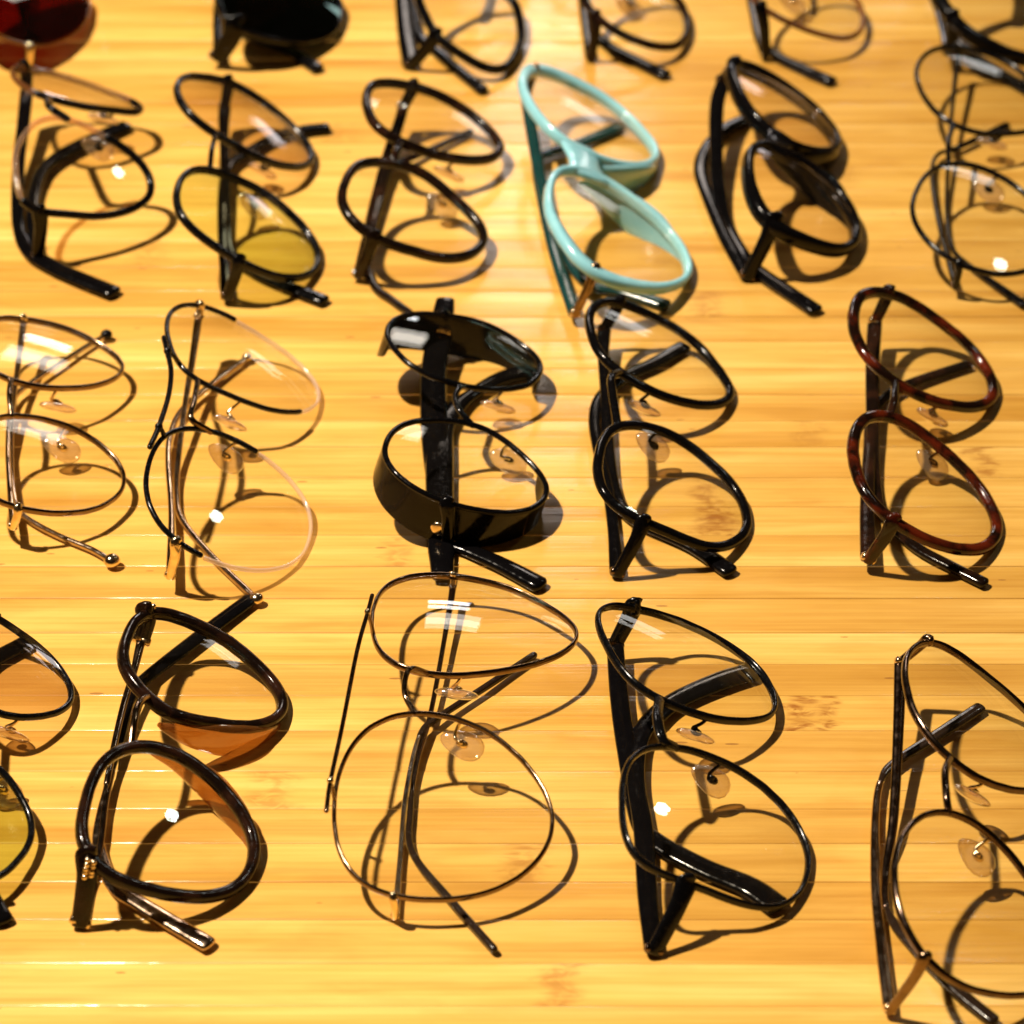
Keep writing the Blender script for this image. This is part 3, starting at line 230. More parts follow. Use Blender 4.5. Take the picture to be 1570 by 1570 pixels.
'G': {"loc":[120.44,26.82],"rot":-0.0997,"U":[[-21.1,31.9,27.3],[-21.1,34.8,27.3],[-20.9,37.6,27.2],[-20.6,40.5,27.0],[-20.1,43.3,26.7],[-19.4,46.0,26.4],[-18.5,48.6,25.8],[-17.2,51.0,25.1],[-15.7,53.2,24.3],[-14.0,55.2,23.3],[-12.0,56.9,22.2],[-9.8,58.3,21.0],[-7.5,59.4,19.7],[-5.1,60.0,18.4],[-2.7,60.1,17.0],[-0.3,59.9,15.7],[2.2,59.3,14.3],[4.6,58.6,12.9],[7.0,57.8,11.6],[9.4,56.8,10.2],[11.7,55.8,9.0],[13.8,54.5,7.8],[15.8,53.0,6.6],[17.6,51.1,5.6],[19.2,48.9,4.7],[20.6,46.5,3.9],[21.7,43.9,3.3],[22.5,41.2,2.9],[22.9,38.5,2.6],[23.0,35.7,2.6],[22.7,32.9,2.7],[22.0,30.2,3.1],[21.0,27.6,3.6],[19.8,25.1,4.3],[18.3,22.8,5.2],[16.6,20.7,6.1],[14.8,18.8,7.1],[12.8,17.1,8.2],[10.8,15.6,9.4],[8.6,14.2,10.6],[6.4,12.9,11.8],[4.0,11.9,13.1],[1.6,11.1,14.5],[-0.8,10.5,15.8],[-3.2,10.3,17.2],[-5.7,10.3,18.6],[-8.1,10.7,19.9],[-10.5,11.5,21.3],[-12.7,12.7,22.5],[-14.8,14.2,23.7],[-16.6,16.2,24.7],[-18.1,18.5,25.5],[-19.2,21.0,26.2],[-20.1,23.6,26.7],[-20.7,26.3,27.0],[-21.0,29.1,27.2]],"W":[[-20.5,-35.3,25.7],[-20.5,-32.5,25.8],[-20.4,-29.7,25.8],[-20.1,-26.9,25.8],[-19.7,-24.1,25.6],[-19.0,-21.4,25.3],[-18.1,-18.8,24.9],[-17.0,-16.4,24.4],[-15.6,-14.1,23.6],[-13.9,-12.1,22.8],[-11.9,-10.3,21.7],[-9.8,-8.9,20.5],[-7.5,-8.0,19.3],[-5.1,-7.5,18.0],[-2.7,-7.5,16.6],[-0.4,-8.0,15.3],[1.9,-8.9,14.0],[4.2,-9.9,12.7],[6.5,-11.1,11.4],[8.7,-12.3,10.1],[10.8,-13.7,8.8],[12.8,-15.2,7.7],[14.7,-16.9,6.6],[16.4,-18.8,5.5],[18.0,-20.9,4.6],[19.3,-23.3,3.8],[20.4,-25.8,3.1],[21.3,-28.4,2.5],[21.9,-31.1,2.1],[22.1,-33.8,1.9],[21.9,-36.6,1.9],[21.4,-39.4,2.1],[20.5,-42.0,2.5],[19.4,-44.5,3.0],[18.0,-46.9,3.7],[16.4,-49.0,4.5],[14.6,-50.9,5.5],[12.7,-52.5,6.6],[10.5,-54.0,7.7],[8.3,-55.2,8.9],[6.0,-56.2,10.2],[3.6,-57.0,11.5],[1.2,-57.5,12.8],[-1.2,-57.7,14.1],[-3.6,-57.7,15.5],[-6.1,-57.5,16.9],[-8.5,-57.0,18.3],[-10.9,-56.1,19.6],[-13.0,-54.9,20.9],[-14.8,-53.2,21.9],[-16.4,-51.2,22.9],[-17.6,-48.8,23.6],[-18.6,-46.2,24.2],[-19.3,-43.5,24.8],[-19.9,-40.8,25.2],[-20.2,-38.0,25.5]],"nU":[0.4886,-0.0021,0.8725],"nW":[0.4886,-0.0283,0.8721],"n":[0.4886,-0.0152,0.8724],"d":[0.8725,0.0085,-0.4885],"w":[0.0,0.9998,0.0175],"EU":[[-9.78,58.33,20.97],[-13.75,57.71,10.03]],"T1":[[-13.75,57.71,10.03],[-14.2,38.66,8.02],[-13.89,12.36,5.11],[-12.92,-16.58,1.9],[-10.08,-32.37,1.84],[-1.53,-46.09,1.79],[8.09,-54.28,1.74],[17.57,-61.33,1.7]],"EW":[[-8.53,-56.97,18.29],[-14.77,-57.09,4.41]],"T2":[[-14.66,-56.57,4.41],[-15.19,-30.52,3.98],[-14.68,-2.49,3.53],[-13.77,17.72,3.06],[-8.89,29.32,2.69],[-0.97,37.8,2.34],[15.75,50.14,1.7]],"BR":[[-8.23,9.18,21.5],[-8.7,-1.31,21.58],[-8.38,-10.36,21.24]],"PU":[3.72,13.59,5.86],"PW":[3.46,-10.36,5.63]},
'H': {"loc":[-80.93,14.81],"rot":0.0168,"U":[[-21.5,40.6,27.0],[-21.7,43.4,26.9],[-21.8,46.3,26.6],[-21.7,49.1,26.3],[-21.4,52.0,25.8],[-20.8,54.7,25.2],[-19.9,57.4,24.4],[-18.7,59.8,23.6],[-17.2,62.0,22.5],[-15.4,63.8,21.4],[-13.4,65.2,20.1],[-11.1,66.1,18.7],[-8.6,66.5,17.3],[-6.0,66.6,15.9],[-3.5,66.3,14.5],[-1.0,65.7,13.2],[1.4,65.0,12.0],[3.8,64.2,10.7],[6.2,63.2,9.5],[8.6,62.2,8.3],[10.9,60.9,7.2],[13.2,59.5,6.1],[15.3,57.8,5.0],[17.3,55.9,4.2],[19.0,53.8,3.4],[20.5,51.5,2.8],[21.6,49.0,2.5],[22.5,46.3,2.3],[22.9,43.5,2.3],[23.0,40.6,2.6],[22.7,37.7,3.0],[22.1,35.0,3.6],[21.2,32.4,4.4],[20.1,30.0,5.2],[18.7,27.8,6.2],[17.1,25.7,7.3],[15.2,23.9,8.5],[13.2,22.2,9.8],[11.0,20.8,11.2],[8.7,19.8,12.5],[6.4,19.1,13.9],[4.0,18.6,15.3],[1.5,18.4,16.6],[-1.0,18.3,18.0],[-3.5,18.2,19.4],[-6.1,18.2,20.8],[-8.6,18.5,22.2],[-11.0,19.1,23.4],[-13.3,20.3,24.6],[-15.2,22.0,25.4],[-16.8,24.2,26.1],[-18.1,26.7,26.6],[-19.1,29.5,26.8],[-19.9,32.3,27.0],[-20.5,35.1,27.1],[-21.1,37.8,27.1]],"W":[[-21.5,-37.8,25.2],[-21.7,-35.0,25.8],[-21.7,-32.1,26.2],[-21.5,-29.2,26.6],[-21.2,-26.4,26.9],[-20.7,-23.5,27.1],[-20.1,-20.7,27.1],[-19.2,-17.9,27.1],[-18.1,-15.3,26.9],[-16.6,-12.8,26.5],[-14.9,-10.6,25.9],[-12.8,-8.7,25.1],[-10.6,-7.2,24.1],[-8.3,-6.0,22.9],[-5.8,-5.1,21.7],[-3.2,-4.6,20.4],[-0.7,-4.4,19.0],[1.9,-4.5,17.6],[4.3,-4.8,16.2],[6.8,-5.3,14.7],[9.2,-6.0,13.3],[11.4,-7.0,11.9],[13.7,-8.3,10.4],[15.7,-9.8,9.1],[17.6,-11.5,7.7],[19.3,-13.5,6.5],[20.8,-15.7,5.3],[21.9,-18.2,4.3],[22.6,-20.8,3.5],[23.0,-23.5,2.8],[23.1,-26.4,2.3],[22.9,-29.3,2.0],[22.5,-32.2,1.7],[21.9,-35.0,1.6],[21.0,-37.7,1.7],[19.8,-40.3,2.0],[18.3,-42.7,2.4],[16.6,-44.9,3.0],[14.6,-46.9,3.8],[12.5,-48.7,4.7],[10.2,-50.2,5.7],[7.8,-51.5,6.8],[5.4,-52.5,8.0],[2.9,-53.3,9.2],[0.4,-53.8,10.5],[-2.1,-54.2,11.9],[-4.7,-54.3,13.3],[-7.2,-54.1,14.7],[-9.7,-53.6,16.2],[-12.0,-52.8,17.6],[-14.2,-51.6,19.0],[-16.2,-50.0,20.3],[-17.9,-48.0,21.6],[-19.2,-45.8,22.7],[-20.3,-43.3,23.7],[-21.0,-40.6,24.5]],"nU":[0.4798,0.0885,0.8729],"nW":[0.4798,-0.1378,0.8665],"n":[0.4829,-0.0248,0.8753],"d":[0.8757,0.0137,-0.4827],"w":[-0.0,0.9996,0.0284],"EU":[[-13.37,65.17,20.07],[-14.32,64.59,16.07]],"T1":[[-14.27,65.83,16.07],[-15.11,48.68,12.59],[-16.47,26.4,7.89],[-17.17,5.04,3.19],[-16.52,-9.45,1.87],[-14.13,-21.14,1.84],[-5.02,-37.78,1.78],[6.9,-55.45,1.71],[9.17,-58.72,1.7]],"EW":[[-12.04,-52.8,17.6],[-15.01,-52.09,5.47]],"T2":[[-15.12,-50.59,5.47],[-17.02,-21.61,4.51],[-19.93,4.37,3.69],[-20.46,19.58,3.23],[-17.97,33.97,2.79],[-9.24,50.0,2.22],[-0.11,63.94,1.7]],"BR":[[-9.64,12.99,26.38],[-10.82,2.88,26.75],[-11.04,-5.8,26.62],[-3.93,-6.52,22.68]],"BB":[[-21.04,27.88,32.64],[-19.68,21.7,31.71],[-17.99,13.11,30.54],[-17.87,0.22,30.11],[-19.41,-15.71,30.5],[-20.98,-26.15,31.07]],"PU":[-2.0,13.82,11.62],"PW":[-2.12,-4.87,12.27]},
'I': {"loc":[-136.67,30.19],"rot":0.13,"U":[[-19.6,33.7,19.6],[-19.5,36.1,19.4],[-19.3,38.5,19.2],[-19.0,40.9,19.0],[-18.6,43.3,18.7],[-17.8,45.6,18.3],[-16.8,47.6,17.8],[-15.3,49.4,17.3],[-13.6,50.8,16.6],[-11.5,51.8,16.0],[-9.3,52.4,15.2],[-7.0,52.8,14.5],[-4.7,53.0,13.8],[-2.4,53.0,13.1],[-0.1,52.9,12.4],[2.2,52.5,11.8],[4.5,52.0,11.1],[6.7,51.2,10.5],[8.8,50.2,9.9],[10.8,49.0,9.4],[12.7,47.7,8.9],[14.5,46.2,8.4],[16.3,44.6,8.0],[17.9,42.8,7.7],[19.4,40.9,7.3],[20.7,38.9,7.1],[21.6,36.7,6.9],[22.2,34.4,6.9],[22.2,32.1,7.1],[21.8,29.7,7.4],[20.9,27.5,7.8],[19.8,25.4,8.3],[18.4,23.5,8.8],[16.9,21.7,9.4],[15.2,20.1,10.0],[13.5,18.6,10.6],[11.6,17.3,11.3],[9.6,16.1,12.0],[7.5,15.1,12.7],[5.3,14.2,13.4],[3.2,13.4,14.1],[1.0,12.8,14.8],[-1.3,12.4,15.5],[-3.5,12.2,16.2],[-5.8,12.3,16.9],[-8.1,12.7,17.6],[-10.4,13.4,18.2],[-12.4,14.5,18.7],[-14.3,15.9,19.2],[-15.9,17.7,19.6],[-17.2,19.7,19.8],[-18.1,21.8,20.0],[-18.9,24.2,20.0],[-19.3,26.5,20.0],[-19.6,28.9,19.9],[-19.7,31.3,19.8]],"W":[[-19.8,-26.2,19.2],[-19.5,-23.9,19.3],[-19.2,-21.5,19.5],[-18.8,-19.1,19.6],[-18.4,-16.6,19.8],[-17.7,-14.2,19.8],[-16.8,-12.0,19.8],[-15.7,-9.9,19.6],[-14.1,-8.3,19.4],[-12.2,-7.0,18.9],[-10.1,-6.1,18.4],[-7.8,-5.5,17.7],[-5.4,-5.2,17.0],[-3.0,-5.0,16.3],[-0.7,-5.1,15.6],[1.5,-5.4,14.9],[3.7,-5.8,14.2],[5.9,-6.5,13.5],[8.0,-7.4,12.7],[10.1,-8.6,12.0],[12.0,-9.9,11.2],[13.8,-11.4,10.6],[15.4,-13.0,9.9],[16.9,-14.8,9.2],[18.3,-16.7,8.6],[19.4,-18.7,8.1],[20.3,-20.9,7.5],[20.9,-23.2,7.1],[21.1,-25.6,6.8],[20.9,-28.0,6.6],[20.4,-30.3,6.5],[19.5,-32.6,6.6],[18.3,-34.7,6.7],[16.9,-36.6,6.9],[15.4,-38.4,7.2],[13.6,-40.1,7.5],[11.7,-41.5,8.0],[9.7,-42.7,8.4],[7.5,-43.7,9.0],[5.3,-44.6,9.6],[3.1,-45.2,10.2],[0.8,-45.7,10.8],[-1.5,-46.0,11.5],[-3.8,-46.1,12.2],[-6.1,-46.1,12.9],[-8.4,-45.9,13.6],[-10.7,-45.4,14.4],[-12.9,-44.7,15.1],[-14.9,-43.5,15.8],[-16.5,-42.1,16.5],[-17.9,-40.2,17.1],[-18.9,-38.1,17.6],[-19.5,-35.8,18.1],[-19.9,-33.4,18.4],[-20.0,-31.0,18.7],[-20.0,-28.6,19.0]],"nU":[0.2893,0.0641,0.9551],"nW":[0.2893,-0.1015,0.9518],"n":[0.2903,-0.0188,0.9568],"d":[0.9569,0.0057,-0.2902],"w":[-0.0,0.9998,0.0196],"EU":[[-6.98,52.81,14.52],[-7.34,52.64,12.41]],"T1":[[-7.28,54.26,12.41],[-9.36,33.16,9.06],[-10.99,16.89,6.39],[-11.87,-6.79,2.38],[-10.53,-28.02,1.84],[-7.59,-34.85,1.82],[0.86,-44.11,1.77],[10.77,-52.54,1.73],[16.41,-59.02,1.7]],"EW":[[-8.43,-45.9,13.62],[-10.84,-45.1,6.58]],"T2":[[-11.06,-44.16,6.58],[-12.09,-20.61,5.38],[-12.64,-5.07,4.62],[-12.36,15.1,3.65],[-11.03,25.71,3.22],[-5.7,34.32,2.88],[11.61,54.14,1.98],[17.51,59.77,1.7]],"BR":[[-10.71,9.97,20.65],[-10.7,1.71,20.48],[-9.64,-8.67,19.96]],"PU":[2.44,12.31,7.6],"PW":[3.29,-8.94,7.19]},
'J': {"loc":[-132.22,-116.79],"rot":0.0491,"U":[[-20.1,41.5,21.2],[-20.2,44.0,21.0],[-20.1,46.3,20.8],[-19.5,48.4,20.3],[-18.6,50.3,19.7],[-17.2,51.7,18.8],[-15.4,52.8,17.8],[-13.4,53.4,16.7],[-11.3,53.6,15.6],[-9.2,53.5,14.4],[-7.2,53.2,13.4],[-5.2,52.6,12.4],[-3.2,51.9,11.4],[-1.3,51.1,10.4],[0.6,50.1,9.5],[2.5,49.0,8.6],[4.4,47.9,7.7],[6.2,46.7,6.8],[7.9,45.3,6.0],[9.5,43.8,5.3],[11.0,42.2,4.6],[12.4,40.4,4.0],[13.6,38.5,3.5],[14.7,36.4,3.1],[15.7,34.2,2.8],[16.3,32.0,2.6],[16.6,29.7,2.6],[16.6,27.4,2.8],[16.2,25.2,3.2],[15.5,23.1,3.8],[14.5,21.1,4.5],[13.3,19.2,5.3],[11.9,17.6,6.2],[10.4,16.0,7.1],[8.8,14.6,8.1],[7.1,13.3,9.1],[5.3,12.2,10.1],[3.4,11.4,11.2],[1.4,10.9,12.2],[-0.6,10.9,13.3],[-2.6,11.3,14.3],[-4.5,12.2,15.3],[-6.4,13.4,16.2],[-8.1,14.8,17.0],[-9.7,16.4,17.7],[-11.1,18.0,18.3],[-12.4,19.8,18.9],[-13.6,21.7,19.4],[-14.7,23.8,19.8],[-15.8,25.9,20.2],[-16.7,28.1,20.5],[-17.5,30.2,20.7],[-18.2,32.4,20.9],[-18.8,34.6,21.0],[-19.3,36.9,21.1],[-19.7,39.2,21.2]],"W":[[-14.6,-23.2,19.0],[-14.5,-21.3,19.1],[-14.4,-19.4,19.3],[-14.1,-17.6,19.4],[-13.7,-15.6,19.4],[-13.2,-13.7,19.3],[-12.4,-12.0,19.1],[-11.5,-10.4,18.8],[-10.2,-9.2,18.3],[-8.8,-8.4,17.6],[-7.2,-8.0,16.8],[-5.5,-7.9,15.9],[-3.8,-8.1,15.0],[-2.1,-8.4,14.0],[-0.5,-9.0,13.1],[1.1,-9.7,12.2],[2.4,-10.5,11.4],[3.7,-11.6,10.6],[4.9,-12.9,9.8],[6.0,-14.4,9.0],[7.0,-15.9,8.3],[7.9,-17.5,7.6],[8.8,-19.1,7.0],[9.5,-20.7,6.4],[10.1,-22.4,5.9],[10.5,-24.2,5.5],[10.7,-26.1,5.2],[10.7,-28.1,4.9],[10.5,-30.0,4.8],[10.1,-31.9,4.8],[9.6,-33.8,4.9],[8.9,-35.5,5.0],[8.2,-37.2,5.2],[7.4,-39.0,5.4],[6.6,-40.7,5.7],[5.6,-42.4,6.0],[4.5,-43.9,6.4],[3.2,-45.2,6.9],[1.7,-46.1,7.6],[0.1,-46.6,8.4],[-1.6,-46.6,9.3],[-3.2,-46.3,10.2],[-4.8,-45.7,11.1],[-6.2,-44.8,12.0],[-7.5,-43.7,12.8],[-8.7,-42.4,13.6],[-9.7,-40.9,14.3],[-10.6,-39.3,14.9],[-11.4,-37.7,15.6],[-12.1,-36.0,16.1],[-12.8,-34.3,16.7],[-13.3,-32.5,17.2],[-13.8,-30.7,17.6],[-14.1,-28.9,18.1],[-14.4,-27.0,18.4],[-14.5,-25.1,18.7]],"nU":[0.4677,0.0718,0.881],"nW":[0.4677,-0.1025,0.8779],"n":[0.4695,-0.0154,0.8828],"d":[0.8829,0.0082,-0.4694],"w":[0.0,0.9998,0.0175],"EU":[[-5.19,52.65,12.36],[-11.5,52.02,2.62]],"T1":[[-11.5,52.02,2.62],[-10.32,25.29,2.32],[-8.2,-3.91,1.97],[-4.52,-29.92,1.81],[0.36,-43.46,1.75],[5.54,-54.94,1.7]],"EW":[[1.69,-46.09,7.62],[-3.64,-58.01,1.8]],"T2":[[-3.64,-58.01,1.8],[-8.09,-23.49,2.75],[-11.37,4.31,3.32],[-10.03,22.72,2.76],[-7.41,42.87,2.16],[2.81,54.08,1.7]],"BR":[[-6.59,10.97,18.95],[-7.46,0.85,19.24],[-5.32,-10.16,17.91]],"PU":[1.97,12.04,4.52],"PW":[1.93,-9.95,4.33]},
'K': {"loc":[-143.68,173.41],"rot":0.1644,"U":[[-19.4,49.1,27.2],[-19.3,51.4,26.7],[-19.0,53.6,26.2],[-18.4,55.6,25.6],[-17.5,57.4,24.9],[-16.2,58.8,24.1],[-14.6,59.8,23.3],[-12.7,60.5,22.4],[-10.7,60.8,21.6],[-8.6,60.9,20.8],[-6.5,60.8,20.1],[-4.4,60.5,19.3],[-2.4,60.2,18.6],[-0.3,59.9,18.0],[1.7,59.5,17.3],[3.8,58.9,16.6],[5.8,58.3,16.0],[7.8,57.5,15.4],[9.7,56.5,14.9],[11.6,55.5,14.4],[13.5,54.5,13.9],[15.4,53.5,13.4],[17.3,52.3,13.0],[19.0,51.1,12.6],[20.5,49.6,12.3],[21.7,47.8,12.2],[22.5,45.8,12.3],[22.8,43.6,12.7],[22.5,41.5,13.2],[21.8,39.6,13.9],[20.6,37.9,14.6],[19.2,36.7,15.4],[17.5,35.7,16.2],[15.7,34.8,17.1],[13.8,34.0,18.0],[11.9,33.1,18.8],[10.0,32.2,19.7],[8.2,31.4,20.6],[6.3,30.7,21.4],[4.4,30.1,22.2],[2.4,29.8,23.0],[0.4,29.6,23.8],[-1.8,29.5,24.6],[-3.9,29.5,25.4],[-6.0,29.7,26.2],[-8.0,30.0,26.8],[-9.8,30.7,27.4],[-11.6,31.8,27.8],[-13.2,33.2,28.1],[-14.6,34.9,28.3],[-15.9,36.8,28.4],[-17.1,38.8,28.4],[-17.9,40.8,28.4],[-18.6,42.8,28.2],[-19.0,44.8,27.9],[-19.3,47.0,27.6]],"W":[[-20.3,-16.3,30.2],[-19.9,-14.1,31.1],[-19.2,-12.0,31.9],[-18.2,-9.8,32.6],[-17.1,-7.6,33.2],[-15.8,-5.5,33.7],[-14.5,-3.5,34.1],[-13.0,-1.8,34.3],[-11.2,-0.2,34.4],[-9.3,1.1,34.3],[-7.2,2.2,33.9],[-4.9,2.8,33.3],[-2.5,3.1,32.5],[-0.3,3.1,31.5],[1.9,2.7,30.5],[4.0,2.2,29.4],[6.0,1.5,28.3],[8.0,0.8,27.1],[10.0,0.1,25.9],[12.1,-0.6,24.8],[14.0,-1.4,23.6],[15.9,-2.4,22.3],[17.6,-3.5,21.1],[19.1,-4.8,19.8],[20.5,-6.4,18.6],[21.6,-8.2,17.2],[22.4,-10.1,16.0],[22.7,-12.2,14.8],[22.6,-14.3,13.8],[22.0,-16.5,13.0],[20.9,-18.6,12.5],[19.3,-20.5,12.2],[17.6,-22.2,12.1],[15.7,-23.7,12.1],[13.7,-25.0,12.2],[11.7,-26.3,12.5],[9.6,-27.4,12.8],[7.4,-28.4,13.2],[5.1,-29.3,13.7],[2.8,-30.0,14.2],[0.5,-30.5,14.9],[-1.7,-31.0,15.6],[-4.0,-31.4,16.3],[-6.2,-31.8,17.0],[-8.5,-32.3,17.7],[-10.9,-32.7,18.4],[-13.3,-33.0,19.3],[-15.5,-32.9,20.2],[-17.4,-32.2,21.3],[-18.8,-31.0,22.4],[-19.7,-29.4,23.6],[-20.2,-27.3,24.9],[-20.5,-25.1,26.0],[-20.6,-22.8,27.2],[-20.6,-20.6,28.3],[-20.5,-18.4,29.3]],"nU":[0.3418,0.1859,0.9212],"nW":[0.3418,-0.4107,0.8453],"n":[0.3584,-0.1178,0.9261],"d":[0.9336,0.0452,-0.3555],"w":[0.0,0.992,0.1262],"EU":[[-14.6,59.83,23.28],[-15.86,57.57,13.13]],"T1":[[-15.91,56.29,13.13],[-17.98,39.24,10.23],[-19.91,24.54,7.64],[-21.49,4.77,4.1],[-21.74,-13.36,1.88],[-18.86,-28.42,1.83],[-10.34,-40.8,1.78],[-1.81,-49.77,1.74],[6.65,-58.1,1.7]],"EW":[[-13.31,-32.98,19.3],[-16.46,-32.1,1.8]],"T2":[[-16.44,-31.55,1.8],[-16.96,-9.44,2.47],[-16.0,7.04,2.96],[-12.77,21.27,3.4],[-7.09,30.81,2.99],[-0.23,37.79,2.6],[9.77,45.84,2.08],[17.35,51.63,1.7]],"BR":[[-8.97,13.11,36.37],[-7.89,7.19,35.2],[-1.75,2.89,32.28]],"PU":[9.56,39.5,11.68],"PW":[6.47,2.06,20.99]},
'L': {"loc":[-88.34,166.67],"rot":0.0856,"U":[[-21.3,34.5,30.8],[-21.3,37.3,30.7],[-21.0,40.1,30.4],[-20.5,42.8,30.0],[-19.7,45.5,29.4],[-18.6,47.9,28.6],[-17.4,50.2,27.7],[-15.8,52.2,26.7],[-14.1,54.0,25.5],[-12.3,55.8,24.3],[-10.4,57.5,23.1],[-8.4,59.0,21.7],[-6.3,60.3,20.4],[-4.2,61.3,19.0],[-2.0,61.9,17.6],[0.3,61.9,16.1],[2.6,61.5,14.7],[4.9,60.7,13.3],[7.2,59.6,11.9],[9.3,58.4,10.6],[11.4,56.9,9.3],[13.3,55.3,8.2],[15.1,53.6,7.1],[16.8,51.6,6.1],[18.4,49.5,5.2],[19.8,47.2,4.4],[21.0,44.7,3.8],[22.0,42.1,3.2],[22.6,39.5,3.0],[22.9,36.8,2.9],[22.8,34.0,3.0],[22.4,31.3,3.4],[21.6,28.7,4.0],[20.5,26.2,4.8],[19.2,24.0,5.7],[17.6,21.9,6.8],[15.9,20.1,8.0],[14.0,18.5,9.2],[12.0,17.1,10.5],[9.8,16.0,11.9],[7.6,15.2,13.4],[5.3,14.8,14.8],[2.9,14.7,16.3],[0.6,14.8,17.8],[-1.8,15.1,19.3],[-4.2,15.4,20.8],[-6.5,15.9,22.2],[-8.8,16.4,23.7],[-11.1,17.2,25.1],[-13.2,18.4,26.4],[-15.2,19.9,27.6],[-17.0,21.8,28.6],[-18.5,24.1,29.4],[-19.6,26.5,30.1],[-20.5,29.1,30.5],[-21.0,31.8,30.8]],"W":[[-21.2,-37.0,29.4],[-21.3,-34.1,29.7],[-21.1,-31.3,29.8],[-20.8,-28.5,29.8],[-20.4,-25.8,29.7],[-19.8,-23.1,29.5],[-18.9,-20.4,29.2],[-17.8,-17.8,28.7],[-16.4,-15.4,28.0],[-14.8,-13.2,27.1],[-12.9,-11.5,26.1],[-10.9,-10.1,24.9],[-8.7,-9.1,23.6],[-6.4,-8.3,22.2],[-4.0,-7.7,20.7],[-1.6,-7.2,19.2],[0.8,-7.0,17.7],[3.2,-7.0,16.2],[5.5,-7.3,14.7],[7.8,-8.0,13.3],[9.9,-8.9,11.8],[12.0,-10.2,10.4],[14.0,-11.7,9.0],[15.9,-13.4,7.7],[17.7,-15.2,6.5],[19.2,-17.2,5.3],[20.5,-19.5,4.3],[21.6,-21.9,3.5],[22.4,-24.5,2.8],[22.8,-27.3,2.3],[22.9,-30.1,2.0],[22.7,-32.9,2.0],[22.2,-35.6,2.1],[21.4,-38.3,2.4],[20.3,-40.8,2.9],[18.9,-43.2,3.6],[17.4,-45.4,4.4],[15.6,-47.4,5.4],[13.7,-49.1,6.5],[11.6,-50.6,7.6],[9.4,-51.8,8.9],[7.1,-52.7,10.3],[4.8,-53.3,11.8],[2.4,-53.6,13.3],[0.0,-53.6,14.8],[-2.3,-53.4,16.3],[-4.7,-53.0,17.8],[-7.0,-52.5,19.3],[-9.3,-51.8,20.8],[-11.6,-50.9,22.3],[-13.8,-49.9,23.8],[-15.8,-48.5,25.1],[-17.6,-46.9,26.4],[-19.1,-44.9,27.5],[-20.2,-42.5,28.3],[-20.9,-39.8,29.0]],"nU":[0.533,0.0332,0.8455],"nW":[0.533,-0.0627,0.8438],"n":[0.5336,-0.0148,0.8456],"d":[0.8457,0.0093,-0.5335],"w":[0.0,0.9998,0.0175],"EU":[[-4.22,61.34,19.0],[-6.44,60.15,9.33]],"T1":[[-6.44,60.15,9.33],[-6.9,48.81,8.18],[-6.91,28.67,6.1],[-6.78,-0.31,2.97],[-5.96,-23.77,1.86],[1.06,-36.04,1.81],[8.58,-43.98,1.77],[23.48,-56.54,1.7]],"EW":[[-2.34,-53.42,16.26],[-7.04,-53.59,2.77]],"T2":[[-7.19,-53.07,2.77],[-8.1,-22.35,3.05],[-7.8,10.45,3.34],[-5.91,29.2,3.11],[0.0,38.72,2.79],[10.76,50.69,2.32],[20.33,55.36,1.98],[28.69,56.99,1.7]],"BR":[[-7.69,11.88,25.24],[-10.21,0.36,26.63],[-8.69,-11.83,25.45]],"PU":[5.66,19.44,6.74],"PW":[2.46,-6.97,8.99]},
